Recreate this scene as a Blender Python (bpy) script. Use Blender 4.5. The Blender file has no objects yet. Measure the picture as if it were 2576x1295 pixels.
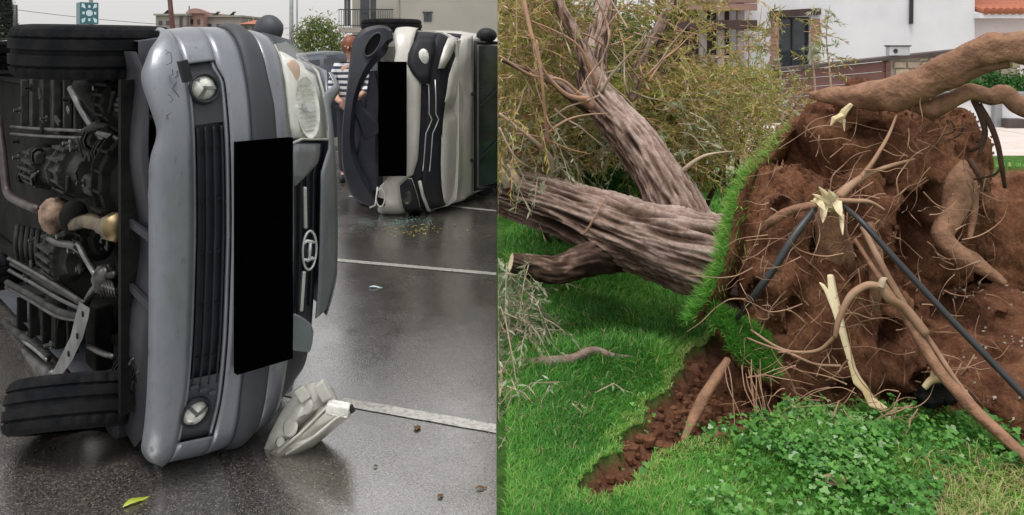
import bpy, bmesh, math, random
import numpy as np
from mathutils import Vector, Matrix, noise
random.seed(7); rng = np.random.default_rng(11)
scene = bpy.context.scene
COL = scene.collection
# ---------------------------------------------------------------- camera
F_, U0, V0, CH = 2000.0, 1250.0, 110.0, 1.65      # focal length / principal column / horizon row in a 2576 px wide frame, eye height
cd = bpy.data.cameras.new("camera"); cam = bpy.data.objects.new("camera", cd); COL.objects.link(cam)
cam.location = (0, 0, CH); cam.rotation_euler = (math.radians(90), 0, 0)
cd.sensor_width = 36; cd.lens = 36 * F_ / 2576
cd.shift_x = (1288 - U0) / 2576; cd.shift_y = (V0 - 647.5) / 2576
cd.clip_start = 0.05; cd.clip_end = 3000
scene.camera = cam
# ---------------------------------------------------------------- sky, sun, exposure
SUN_EL, SUN_AZ = math.radians(72), math.radians(205)   # azimuth clockwise from +Y
w = bpy.data.worlds.new("World"); scene.world = w; w.use_nodes = True
nt = w.node_tree; nt.nodes.clear()
sky = nt.nodes.new("ShaderNodeTexSky"); sky.sky_type = 'NISHITA'; sky.sun_disc = False
sky.sun_elevation = SUN_EL; sky.sun_rotation = SUN_AZ
sky.air_density = 1.6; sky.dust_density = 6.0; sky.ozone_density = 1.0
hs = nt.nodes.new("ShaderNodeHueSaturation"); hs.inputs['Saturation'].default_value = 0.10
ov = nt.nodes.new("ShaderNodeMix"); ov.data_type = 'RGBA'; ov.inputs[0].default_value = 0.62
ov.inputs[7].default_value = (7.9, 7.75, 7.6, 1)       # even cloud cover
bg = nt.nodes.new("ShaderNodeBackground"); bg.inputs['Strength'].default_value = 0.10
wo = nt.nodes.new("ShaderNodeOutputWorld")
nt.links.new(sky.outputs[0], hs.inputs['Color']); nt.links.new(hs.outputs[0], ov.inputs[6])
nt.links.new(ov.outputs[2], bg.inputs['Color']); nt.links.new(bg.outputs[0], wo.inputs['Surface'])
sd = bpy.data.lights.new("sun", 'SUN'); so = bpy.data.objects.new("sun", sd); COL.objects.link(so)
sd.energy = 1.5; sd.angle = math.radians(25); sd.color = (1.0, 0.965, 0.92)
so.rotation_euler = (math.pi / 2 - SUN_EL, 0, -SUN_AZ + math.pi)
so.location = (0, 0, 20)
scene.view_settings.view_transform = 'Standard'; scene.view_settings.look = 'None'
scene.view_settings.exposure = 0.5; scene.view_settings.gamma = 1.0
scene.render.engine = 'CYCLES'
# ---------------------------------------------------------------- helpers
def px(u, v, Y): return Vector(((u - U0) / F_ * Y, Y, CH - (v - V0) / F_ * Y))
def gp(u, v, z=0.0):
    return px(u, v, (CH - z) * F_ / (v - V0))
ORG = {}
class MB:
    def __init__(s): s.v = []; s.f = []
    def add(s, vs, fs):
        n = len(s.v); s.v += [Vector(p) for p in vs]; s.f += [tuple(i + n for i in f) for f in fs]; return s
    def box(s, c, size, M=None):
        x, y, z = [d / 2 for d in size]; c = Vector(c)
        vs = [Vector((i * x, j * y, k * z)) for i in (-1, 1) for j in (-1, 1) for k in (-1, 1)]
        if M is not None: vs = [M @ p for p in vs]
        return s.add([c + p for p in vs], [(0, 1, 3, 2), (4, 6, 7, 5), (0, 4, 5, 1), (2, 3, 7, 6), (0, 2, 6, 4), (1, 5, 7, 3)])
    def bar(s, p, q, wd, ht, up=(0, 0, 1)):
        p = Vector(p); q = Vector(q); d = (q - p); L = d.length; d.normalize(); up = Vector(up)
        sx = d.cross(up)
        if sx.length < 1e-4: sx = d.cross(Vector((1, 0, 0)))
        sx.normalize(); uz = sx.cross(d)
        M = Matrix((d, sx, uz)).transposed()
        return s.box((p + q) / 2, (L, wd, ht), M)
    def tube(s, pts, rad, n=8, cap=True, wob=0.0, seed=0.0):
        pts = [Vector(p) for p in pts]; m = len(pts)
        if not hasattr(rad, '__len__'): rad = [rad] * m
        t0 = (pts[1] - pts[0]).normalized()
        nx = t0.cross(Vector((0, 0, 1)))
        if nx.length < .1: nx = t0.cross(Vector((1, 0, 0)))
        nx.normalize(); vs = []; fs = []
        for i in range(m):
            t = (pts[min(i + 1, m - 1)] - pts[max(i - 1, 0)]).normalized()
            nx = (nx - t * nx.dot(t)).normalized(); ny = t.cross(nx)
            for k in range(n):
                a = 2 * math.pi * k / n; d = nx * math.cos(a) + ny * math.sin(a)
                r = rad[i]
                if wob: r *= 1 + wob * noise.noise(pts[i] * 9 + d * 1.3 + Vector((seed, 0, 0)))
                vs.append(pts[i] + d * r)
        for i in range(m - 1):
            for k in range(n):
                a = i * n + k; b = i * n + (k + 1) % n
                fs.append((a, b, b + n, a + n))
        if cap: fs.append(tuple(range(n - 1, -1, -1))); fs.append(tuple(range((m - 1) * n, m * n)))
        return s.add(vs, fs)
    def disc(s, c, ax, r, th, n=20, r2=None):
        c = Vector(c); ax = Vector(ax).normalized(); return s.tube([c - ax * th / 2, c + ax * th / 2], [r, r if r2 is None else r2], n)
    def grid(s, P, close=False):
        nr = len(P); nc = len(P[0]); vs = [p for r in P for p in r]; fs = []
        for i in range(nr - 1):
            for j in range(nc - 1 + (1 if close else 0)):
                k = (j + 1) % nc; fs.append((i * nc + j, i * nc + k, (i + 1) * nc + k, (i + 1) * nc + j))
        return s.add(vs, fs)
    def blob(s, c, r, n=12, amp=0.0, fr=3.0, M=None):
        c = Vector(c); vs = []; fs = []
        for i in range(n + 1):
            th = math.pi * i / n
            for j in range(2 * n):
                ph = math.pi * j / n
                d = Vector((math.sin(th) * math.cos(ph), math.sin(th) * math.sin(ph), math.cos(th)))
                p = Vector((d.x * r[0], d.y * r[1], d.z * r[2]))
                if amp: p *= 1 + amp * noise.noise(d * fr + c)
                if M is not None: p = M @ p
                vs.append(c + p)
        for i in range(n):
            for j in range(2 * n):
                k = (j + 1) % (2 * n); fs.append((i * 2 * n + j, (i + 1) * 2 * n + j, (i + 1) * 2 * n + k, i * 2 * n + k))
        return s.add(vs, fs)
    def build(s, name, mat, parent=None, smooth=False, solid=0, bevel=0, **tags):
        o0 = ORG[parent.name] if parent is not None else Vector((0, 0, 0))
        if parent is None and s.v and tags.get('label') and not tags.get('kind'):
            lo = Vector([min(p[i] for p in s.v) for i in range(3)]); hi = Vector([max(p[i] for p in s.v) for i in range(3)])
            o0 = Vector(((lo.x + hi.x) / 2, (lo.y + hi.y) / 2, lo.z))
        me = bpy.data.meshes.new(name); me.from_pydata([p - o0 for p in s.v], [], s.f)
        return finish(name, me, mat, parent, o0, smooth, solid, bevel, tags)
def finish(name, me, mat, parent, o0, smooth, solid, bevel, tags):
    me.validate(); me.update()
    if smooth: me.polygons.foreach_set('use_smooth', [True] * len(me.polygons))
    if mat is not None: me.materials.append(mat)
    ob = bpy.data.objects.new(name, me); COL.objects.link(ob)
    ORG[ob.name] = o0
    if parent is not None: ob.parent = parent
    else: ob.location = o0
    if solid:
        m = ob.modifiers.new('t', 'SOLIDIFY'); m.thickness = solid; m.offset = -1
    if bevel:
        m = ob.modifiers.new('b', 'BEVEL'); m.width = bevel; m.segments = 2; m.limit_method = 'ANGLE'
    if smooth == 'auto' or bevel:
        pass
    for k, x in tags.items(): ob[k] = x
    return ob
def thing(name, loc, label, category, group=None):
    e = bpy.data.objects.new(name, None); COL.objects.link(e); e.location = loc; e.empty_display_size = .1
    ORG[e.name] = Vector(loc); e['label'] = label; e['category'] = category
    if group: e['group'] = group
    return e
def tris(name, V, F, mat, parent=None, tint=None, smooth=False, **tags):
    V = np.asarray(V, dtype=np.float32); F = np.asarray(F, dtype=np.int32)
    o0 = ORG[parent.name] if parent is not None else Vector((0, 0, 0))
    V = V - np.array(o0, dtype=np.float32)
    me = bpy.data.meshes.new(name); me.vertices.add(len(V)); me.vertices.foreach_set('co', V.ravel())
    k = F.shape[1]; me.loops.add(F.size); me.loops.foreach_set('vertex_index', F.ravel())
    me.polygons.add(len(F)); me.polygons.foreach_set('loop_start', np.arange(0, F.size, k, dtype=np.int32))
    me.update(calc_edges=True)
    if tint is not None:
        at = me.attributes.new('tint', 'FLOAT', 'POINT'); at.data.foreach_set('value', np.asarray(tint, dtype=np.float32))
    return finish(name, me, mat, parent, o0, smooth, 0, 0, tags)
def cr(pts, k=6):
    """Catmull-Rom through tuples of any length"""
    P = [np.array(p, float) for p in pts]; P = [2 * P[0] - P[1]] + P + [2 * P[-1] - P[-2]]; out = []
    for i in range(1, len(P) - 2):
        for j in range(k):
            t = j / k; a, b, c, d = P[i - 1:i + 3]
            out.append(.5 * (2 * b + (c - a) * t + (2 * a - 5 * b + 4 * c - d) * t * t + (3 * b - a - 3 * c + d) * t ** 3))
    out.append(P[-2]); return out
def pxtube(mb, pts, n=8, k=5, wob=.12):
    """pts (u, v, Y, radius m)"""
    c = cr(pts, k); mb.tube([px(p[0], p[1], p[2]) for p in c], [max(p[3], .0008) for p in c], n, True, wob); return mb
def fbm(p, o=4): return noise.fractal(p, 1.0, 2.0, o)
# ---------------------------------------------------------------- materials
def mat_nodes(name):
    m = bpy.data.materials.new(name); m.use_nodes = True; t = m.node_tree; b = t.nodes['Principled BSDF']; return m, t, b
def setb(b, **k):
    for n, x in k.items():
        n = n.replace('_', ' ')
        if n in b.inputs: b.inputs[n].default_value = x
def coords(t, scale=(1, 1, 1), kind='Object'):
    tc = t.nodes.new('ShaderNodeTexCoord'); mp = t.nodes.new('ShaderNodeMapping'); mp.inputs['Scale'].default_value = scale
    t.links.new(tc.outputs[kind], mp.inputs['Vector']); return mp.outputs[0]
def nz(t, vec, scale, det=4, rough=.55):
    n = t.nodes.new('ShaderNodeTexNoise'); n.inputs['Scale'].default_value = scale; n.inputs['Detail'].default_value = det
    n.inputs['Roughness'].default_value = rough; t.links.new(vec, n.inputs['Vector']); return n.outputs['Fac']
def ramp(t, fac, stops):
    r = t.nodes.new('ShaderNodeValToRGB'); e = r.color_ramp.elements
    while len(e) < len(stops): e.new(.5)
    for i, (p, c) in enumerate(stops): e[i].position = p; e[i].color = (*c, 1) if len(c) == 3 else c
    t.links.new(fac, r.inputs[0]); return r.outputs[0]
def bump(t, b, h, strength=.3, dist=.01, sock='Normal'):
    n = t.nodes.new('ShaderNodeBump'); n.inputs['Strength'].default_value = strength; n.inputs['Distance'].default_value = dist
    t.links.new(h, n.inputs['Height']); t.links.new(n.outputs[0], b.inputs[sock]); return n
def pm(name, c1, c2=None, scale=6.0, rough=.6, metal=0.0, bs=0.0, bscale=None, bdist=.01, coat=0.0, stretch=(1, 1, 1), lo=.35, hi=.65, **k):
    m, t, b = mat_nodes(name); setb(b, Roughness=rough, Metallic=metal, Coat_Weight=coat, **k)
    if c2 is None: c2 = tuple(x * .82 for x in c1)
    vec = coords(t, stretch); n = nz(t, vec, scale)
    t.links.new(ramp(t, n, [(lo, c1), (hi, c2)]), b.inputs['Base Color'])
    if bs: bump(t, b, nz(t, vec, bscale or scale * 6, 5), bs, bdist)
    return m
def leafmat(name, stops, trans=.35, rough=.55):
    m, t, b = mat_nodes(name); setb(b, Roughness=rough, Specular_IOR_Level=.3)
    a = t.nodes.new('ShaderNodeAttribute'); a.attribute_name = 'tint'
    c = ramp(t, a.outputs['Fac'], stops); t.links.new(c, b.inputs['Base Color'])
    tr = t.nodes.new('ShaderNodeBsdfTranslucent'); t.links.new(c, tr.inputs['Color'])
    mx = t.nodes.new('ShaderNodeMixShader'); mx.inputs[0].default_value = trans
    t.links.new(b.outputs[0], mx.inputs[1]); t.links.new(tr.outputs[0], mx.inputs[2])
    t.links.new(mx.outputs[0], t.nodes['Material Output'].inputs['Surface']); return m
def glassmat(name, col, rough=.05, trans=0.0):
    m, t, b = mat_nodes(name); setb(b, Base_Color=(*col, 1), Roughness=rough, Transmission_Weight=trans, IOR=1.5, Coat_Weight=.3); return m
M = {}
def paint(name, c, metal=.45):
    m, t, b = mat_nodes(name); setb(b, Roughness=.38, Metallic=metal, Coat_Weight=.55, Coat_Roughness=.12)
    v = coords(t); d = nz(t, v, 3.0, 5); c2 = tuple(x * .8 for x in c)
    base = ramp(t, d, [(.35, c), (.75, c2)]); sc = ramp(t, nz(t, coords(t, (1, 1, .35)), 38, 8, .75), [(.30, (.42, .38, .34)), (.40, (.92, .9, .88)), (.6, (1, 1, 1))])   # road grime, fine scuffs
    gm = t.nodes.new('ShaderNodeMix'); gm.data_type = 'RGBA'; gm.blend_type = 'MULTIPLY'; gm.inputs[0].default_value = .85
    t.links.new(base, gm.inputs[6]); t.links.new(sc, gm.inputs[7]); t.links.new(gm.outputs[2], b.inputs['Base Color'])
    vo = t.nodes.new('ShaderNodeTexVoronoi'); vo.inputs['Scale'].default_value = 140; t.links.new(v, vo.inputs['Vector'])   # rain drops
    r = ramp(t, vo.outputs['Distance'], [(0.0, (1, 1, 1)), (.32, (0, 0, 0))])
    bump(t, b, r, .5, .0015, 'Coat Normal'); r2 = ramp(t, nz(t, v, 22, 6), [(.3, (.3, .3, .3)), (.75, (.52, .52, .52))])
    t.links.new(r2, b.inputs['Roughness']); return m
M['silver'] = paint('silver_paint', (.205, .225, .26)); M['cream'] = paint('cream_paint', (.60, .585, .545), .05)
M['bluecar'] = paint('dark_blue_paint', (.03, .04, .06)); M['whitecar'] = paint('white_paint', (.7, .7, .7), 0)
M['blackplastic'] = pm('black_plastic', (.012, .013, .018), (.02, .021, .027), 9, .6, Specular_IOR_Level=.3, bs=.15, bscale=90, bdist=.002)
M['greyplastic'] = pm('grey_plastic', (.045, .048, .058), (.035, .038, .046), 7, .6, bs=.2, bscale=240, bdist=.001)
M['navyplastic'] = pm('navy_plastic', (.02, .022, .033), (.013, .015, .024), 7, .5, bs=.1, bscale=120, bdist=.001)
M['plate'] = pm('plate_black', (.0006, .0006, .0006), (.001, .001, .001), 3, .95, Specular_IOR_Level=0.0)
M['chrome'] = pm('chrome', (.66, .67, .69), (.5, .5, .52), 12, .4, .6)
M['tyre'] = pm('tyre_rubber', (.007, .008, .010), (.017, .017, .018), 12, .8, bs=.3, bscale=70, bdist=.003, Specular_IOR_Level=.06)
M['alloy'] = pm('alloy', (.5, .5, .52), (.32, .32, .33), 10, .35, .8)
M['under'] = pm('underbody_black', (.004, .0045, .005), (.014, .014, .013), 5, .8, .0, Specular_IOR_Level=.12, bs=.5, bscale=30, bdist=.008)
M['undergreen'] = pm('underbody_greygreen', (.012, .014, .013), (.04, .042, .037), 11, .7, .0, Specular_IOR_Level=.25, bs=.4, bscale=26, bdist=.006)
M['steel'] = pm('dirty_steel', (.11, .11, .105), (.03, .028, .026), 8, .4, .75, bs=.3, bscale=40, bdist=.004)
M['steellight'] = pm('bright_steel', (.24, .25, .25), (.1, .1, .1), 9, .35, .7, bs=.25, bscale=50, bdist=.003)
M['rustpipe'] = pm('rust_pipe', (.08, .062, .058), (.04, .03, .028), 9, .5, .4, bs=.3, bscale=60, bdist=.002)
M['converter'] = pm('rusty_converter', (.30, .20, .14), (.07, .045, .035), 14, .6, .3, bs=.6, bscale=40, bdist=.01)
M['brass'] = pm('brass_pipe', (.22, .165, .08), (.06, .045, .03), 11, .4, .7, bs=.3, bscale=50, bdist=.003)
M['lens'] = pm('lamp_lens', (.78, .78, .73), (.5, .51, .47), 30, .15, 0, coat=1.0)
M['reflector'] = pm('lamp_reflector', (.86, .86, .84), (.66, .67, .65), 9, .25, .1)
M['amber'] = pm('amber_lens', (.62, .36, .22), (.5, .32, .22), 8, .15, 0, coat=.8)
M['clear'] = glassmat('clear_plastic', (.9, .9, .87), .1, .85)
M['foggy'] = pm('milky_plastic', (.55, .55, .5), (.36, .36, .33), 12, .35, 0, bs=.2, bscale=40, bdist=.003)
M['winglass'] = pm('car_glass', (.010, .014, .018), (.022, .028, .03), 4, .06, 0, coat=.6)
# wet asphalt: dark stones under a thin film of water
def asphalt():
    m, t, b = mat_nodes('wet_asphalt'); v = coords(t)
    vo = t.nodes.new('ShaderNodeTexVoronoi'); vo.inputs['Scale'].default_value = 210; t.links.new(v, vo.inputs['Vector'])
    sep = t.nodes.new('ShaderNodeSeparateColor'); t.links.new(vo.outputs['Color'], sep.inputs[0])
    st = ramp(t, sep.outputs[0], [(0, (.016, .0155, .0145)), (.55, (.056, .053, .049)), (.85, (.12, .112, .10)), (1, (.25, .235, .21))])
    big = ramp(t, nz(t, v, .9, 5), [(.35, (.75, .72, .68)), (.7, (1.15, 1.1, 1.05))])
    mx = t.nodes.new('ShaderNodeMix'); mx.data_type = 'RGBA'; mx.blend_type = 'MULTIPLY'; mx.inputs[0].default_value = 1
    t.links.new(st, mx.inputs[6]); t.links.new(big, mx.inputs[7]); t.links.new(mx.outputs[2], b.inputs['Base Color'])
    film = ramp(t, nz(t, v, 1.1, 6, .65), [(.38, (.14, .14, .14)), (.62, (.34, .34, .34))]); t.links.new(film, b.inputs['Roughness'])
    setb(b, IOR=2.0, Specular_IOR_Level=.8, Coat_Weight=1.0, Coat_IOR=3.7, Coat_Roughness=.09)
    h = nz(t, v, 130, 3, .6); amt = ramp(t, nz(t, v, 1.6, 6, .7), [(.33, (.22, .22, .22)), (.6, (.85, .85, .85))])
    cw = ramp(t, sep.outputs[1], [(0, (.4, .4, .4)), (.35, (.85, .85, .85)), (.6, (1, 1, 1))]); t.links.new(cw, b.inputs['Coat Weight'])
    bn = bump(t, b, h, .5, .0022); t.links.new(amt, bn.inputs['Strength'])
    bn2 = bump(t, b, h, .35, .0016, 'Coat Normal'); t.links.new(amt, bn2.inputs['Strength']); return m
M['asphalt'] = asphalt()
M['roadline'] = pm('worn_white_line', (.44, .43, .40), (.2, .195, .185), 45, .35, 0, bs=.3, bscale=150, bdist=.002, coat=.5, lo=.45, hi=.72)
M['earth'] = pm('far_ground', (.12, .11, .09), (.08, .09, .06), .5, .9)
def soilmat():
    m, t, b = mat_nodes('red_soil'); v = coords(t); setb(b, Roughness=.95, Specular_IOR_Level=.15)
    a = ramp(t, nz(t, v, 5.5, 8, .7), [(.26, (.06, .026, .016)), (.43, (.18, .08, .046)), (.6, (.31, .152, .088)), (.8, (.46, .27, .17))])
    f = ramp(t, nz(t, v, 60, 4, .6), [(.3, (.68, .64, .62)), (.7, (1.25, 1.2, 1.15))])
    mx = t.nodes.new('ShaderNodeMix'); mx.data_type = 'RGBA'; mx.blend_type = 'MULTIPLY'; mx.inputs[0].default_value = 1
    t.links.new(a, mx.inputs[6]); t.links.new(f, mx.inputs[7]); t.links.new(mx.outputs[2], b.inputs['Base Color'])
    bump(t, b, nz(t, v, 38, 10, .8), 1.0, .035); return m
M['soil'] = soilmat()
def lawnmat():
    m, t, b = mat_nodes('lawn_ground'); v = coords(t); setb(b, Roughness=.95, Specular_IOR_Level=.1)
    at = t.nodes.new('ShaderNodeAttribute'); at.attribute_name = 'tint'
    g = ramp(t, nz(t, v, 14, 6, .7), [(.3, (.03, .08, .016)), (.55, (.075, .18, .035)), (.8, (.15, .23, .06))])
    s = ramp(t, nz(t, v, 9, 8, .75), [(.3, (.06, .027, .017)), (.48, (.18, .082, .048)), (.68, (.31, .16, .095)), (.85, (.47, .29, .19))])
    mx = t.nodes.new('ShaderNodeMix'); mx.data_type = 'RGBA'; t.links.new(at.outputs['Fac'], mx.inputs[0])
    t.links.new(g, mx.inputs[6]); t.links.new(s, mx.inputs[7]); t.links.new(mx.outputs[2], b.inputs['Base Color'])
    bump(t, b, nz(t, v, 40, 10, .8), 1.0, .03); return m
M['lawn'] = lawnmat()
M['grass'] = leafmat('grass_blades', [(0, (.05, .17, .03)), (.3, (.095, .33, .05)), (.6, (.18, .46, .075)), (.85, (.36, .55, .13)), (1, (.55, .48, .25))], .45)
M['clover'] = leafmat('clover_leaves', [(0, (.03, .12, .024)), (.4, (.085, .26, .045)), (.75, (.155, .36, .07)), (1, (.33, .47, .27))], .3)
M['leaf'] = leafmat('willow_leaves', [(0, (.07, .095, .025)), (.3, (.22, .25, .055)), (.58, (.40, .40, .10)), (.82, (.50, .30, .12)), (1, (.66, .64, .44))], .35)
M['paleleaf'] = leafmat('pale_willow_leaves', [(0, (.12, .17, .08)), (.5, (.26, .32, .18)), (1, (.52, .56, .42))], .3)
M['bushleaf'] = leafmat('bush_leaves', [(0, (.035, .055, .015)), (.45, (.125, .16, .04)), (.8, (.25, .27, .085)), (1, (.42, .40, .2))], .3)
M['hedgeleaf'] = leafmat('hedge_leaves', [(0, (.012, .05, .012)), (.5, (.04, .15, .03)), (1, (.1, .27, .06))], .3)
M['cypress'] = leafmat('cypress_leaves', [(0, (.015, .025, .015)), (1, (.04, .055, .035))], .2)
def barkmat():
    m, t, b = mat_nodes('bark'); setb(b, Roughness=.9, Specular_IOR_Level=.2); v = coords(t)
    at = t.nodes.new('ShaderNodeAttribute'); at.attribute_name = 'tint'
    c = ramp(t, at.outputs['Fac'], [(.0, (.022, .014, .011)), (.25, (.10, .065, .05)), (.45, (.27, .20, .17)), (.68, (.44, .365, .33)), (1, (.66, .58, .53))])
    f = ramp(t, nz(t, v, 26, 7, .7), [(.3, (.55, .45, .4)), (.55, (1, .95, .92)), (.75, (1.2, 1.15, 1.1))])
    mx = t.nodes.new('ShaderNodeMix'); mx.data_type = 'RGBA'; mx.blend_type = 'MULTIPLY'; mx.inputs[0].default_value = 1
    t.links.new(c, mx.inputs[6]); t.links.new(f, mx.inputs[7]); t.links.new(mx.outputs[2], b.inputs['Base Color'])
    bump(t, b, nz(t, v, 70, 6, .7), .8, .008); return m
M['bark'] = barkmat()
M['twig'] = pm('orange_twig', (.46, .25, .15), (.34, .22, .15), 6, .8, bs=.3)
M['twigpale'] = pm('pale_twig', (.46, .36, .26), (.32, .24, .17), 6, .8, bs=.3)
M['root'] = pm('root_bark', (.34, .185, .11), (.16, .082, .05), 16, .9, bs=.9, bscale=38, bdist=.015, lo=.3, hi=.7)
M['rootthin'] = pm('thin_root', (.27, .15, .09), (.36, .23, .15), 10, .85)
M['rootdark'] = pm('dark_root', (.09, .05, .035), (.06, .035, .025), 10, .9)
M['wood'] = pm('fresh_wood', (.80, .70, .48), (.62, .47, .25), 9, .7, bs=.5, bscale=30, bdist=.006, stretch=(1, 1, .15))
M['cable'] = pm('black_cable', (.02, .02, .024), (.035, .034, .036), 6, .45)
M['stone'] = pm('pale_stone', (.50, .42, .32), (.36, .29, .22), 9, .85, bs=.5, bscale=30)
M['mortar'] = pm('mortar', (.42, .38, .33), None, 12, .9)
M['plank'] = pm('brown_plank', (.17, .085, .07), (.115, .055, .045), 5, .65, bs=.3, bscale=12, stretch=(.2, 1, 1))
M['coping'] = pm('dark_coping', (.085, .06, .055), (.06, .045, .042), 5, .7)
M['whitewall'] = pm('white_render', (.80, .815, .85), (.72, .735, .77), 1.2, .9, bs=.12, bscale=60)
M['creamwall'] = pm('cream_render', (.36, .345, .30), (.30, .285, .25), .35, .9)
M['creamwall2'] = pm('beige_render', (.33, .29, .255), (.27, .24, .21), .3, .9)
M['pinkwall'] = pm('pink_render', (.42, .26, .22), (.36, .22, .19), .4, .9)
M['terrace'] = pm('terrace_slab', (.66, .585, .54), (.57, .49, .45), 2.5, .6, bs=.1)
M['joint'] = pm('terrace_joint', (.36, .31, .28), None, 9, .9)
M['pebble'] = pm('pale_pebbles', (.52, .46, .38), (.25, .2, .15), 30, .9, bs=.8, bscale=40, bdist=.02)
M['darkglass'] = pm('window_glass', (.05, .062, .075), (.025, .03, .037), 2, .08, coat=.4)
M['brick'] = pm('brick_stone', (.40, .235, .165), (.29, .17, .125), 9, .9, bs=.4)
M['darkwood'] = pm('dark_wood', (.075, .045, .038), (.05, .03, .026), 6, .7, bs=.3, stretch=(1, 1, .2))
M['greywood'] = pm('grey_wood', (.33, .29, .27), (.22, .19, .18), 6, .8, bs=.3, stretch=(1, 1, .2))
M['tile'] = pm('roof_tile', (.45, .16, .085), (.32, .1, .06), 8, .8, bs=.3)
M['boxgrey'] = pm('meter_grey', (.55, .57, .6), None, 4, .5)
M['metalgrey'] = pm('grey_metal', (.32, .33, .34), (.25, .26, .27), 6, .5, .3)
M['darkmetal'] = pm('dark_metal', (.03, .03, .033), None, 6, .5)
M['redpole'] = pm('red_brown_pole', (.10, .035, .03), (.07, .028, .025), 6, .7)
M['teal'] = pm('teal_sign', (.045, .15, .18), (.03, .11, .13), 2, .4, coat=.3)
M['signwhite'] = pm('sign_pale', (.62, .78, .80), (.5, .68, .7), 5, .4)
M['skin'] = pm('skin', (.52, .30, .22), (.47, .26, .19), 6, .5)
M['hair'] = pm('red_hair', (.24, .07, .03), (.15, .045, .02), 25, .5, stretch=(1, 1, .2))
M['trousers'] = pm('black_trousers', (.015, .016, .024), (.022, .023, .03), 8, .85)
M['yleaf'] = pm('yellow_leaf', (.42, .50, .06), (.3, .38, .05), 25, .45, coat=.3)
M['brownleaf'] = pm('brown_leaf', (.13, .07, .03), (.09, .045, .02), 25, .5)
def stripes():
    m, t, b = mat_nodes('striped_cotton'); setb(b, Roughness=.9); v = coords(t, (1, 1, 1))
    wv = t.nodes.new('ShaderNodeTexWave'); wv.bands_direction = 'Z'; wv.inputs['Scale'].default_value = 4.6; wv.inputs['Distortion'].default_value = .6
    t.links.new(v, wv.inputs['Vector'])
    r = ramp(t, wv.outputs['Fac'], [(.42, (.035, .04, .07)), (.55, (.62, .62, .64))]); t.links.new(r, b.inputs['Base Color']); return m
M['stripes'] = stripes()
_D = Vector((math.sin(SUN_AZ) * math.cos(SUN_EL), math.cos(SUN_AZ) * math.cos(SUN_EL), math.sin(SUN_EL)))
so.rotation_euler = _D.to_track_quat('Z', 'Y').to_euler()
# ---------------------------------------------------------------- numpy leaf / blade builders
def unit(a): return a / (np.linalg.norm(a, axis=1, keepdims=True) + 1e-9)
def leaf_tris(C, D, L, W, fold=.25):
    """diamond leaves folded along the midrib: C base points, D directions"""
    n = len(C); D = unit(D); R = unit(rng.normal(size=(n, 3))); S = unit(np.cross(D, R)); N = np.cross(S, D)
    L = np.broadcast_to(L, (n,))[:, None]; W = np.broadcast_to(W, (n,))[:, None]
    tip = C + D * L; mid = C + D * L * .45
    a = mid + S * W / 2 + N * W * fold; b = mid - S * W / 2 + N * W * fold
    V = np.stack([C, a, tip, b], 1).reshape(-1, 3); k = np.arange(n)[:, None] * 4
    F = np.concatenate([k + np.array([[0, 1, 2]]), k + np.array([[0, 2, 3]])], 0)
    return V, F
def blade_tris(C, H, W, lean, az=None):
    n = len(C); az = rng.uniform(0, 2 * np.pi, n) if az is None else az
    d = np.stack([np.cos(az), np.sin(az), np.zeros(n)], 1); s = np.stack([-np.sin(az + rng.normal(0, .6, n)), np.cos(az), np.zeros(n)], 1)
    H = H[:, None]; W = W[:, None]; le = np.broadcast_to(lean, (n,))[:, None]; z = np.array([[0, 0, 1.0]])
    m = C + z * H * .55 + d * H * le * .35; t = C + z * H * np.clip(1 - .35 * le, .35, 1) + d * H * le
    V = np.stack([C - s * W / 2, C + s * W / 2, m - s * W * .38, m + s * W * .38, t], 1).reshape(-1, 3)
    k = np.arange(n)[:, None] * 5
    F = np.concatenate([k + np.array([[0, 1, 3]]), k + np.array([[0, 3, 2]]), k + np.array([[2, 3, 4]])], 0)
    return V, F
def foliage(name, parent, mat, C, per, spread, L, W, droop=.0, tint_c=None, xmin=None):
    """clumps of leaves round centres C"""
    n = len(C) * per; P = np.repeat(C, per, 0) + rng.normal(size=(n, 3)) * spread
    if xmin is not None: keep = P[:, 0] > xmin; P = P[keep]; n = len(P)
    D = rng.normal(size=(n, 3)); D[:, 2] -= droop
    V, F = leaf_tris(P, D, L * rng.uniform(.6, 1.3, n), W * rng.uniform(.7, 1.2, n))
    if xmin is not None: V[:, 0] = np.maximum(V[:, 0], xmin)
    tc = rng.uniform(0, .35, n) + rng.beta(2, 2, n) * .65
    if tint_c is not None:
        t = np.repeat(tint_c, per)
        if xmin is not None: t = t[keep]
        tc = np.clip(.5 * tc + .5 * t, 0, 1)
    return tris(name, V, F, mat, parent, np.repeat(tc, 4), kind='stuff')
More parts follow.
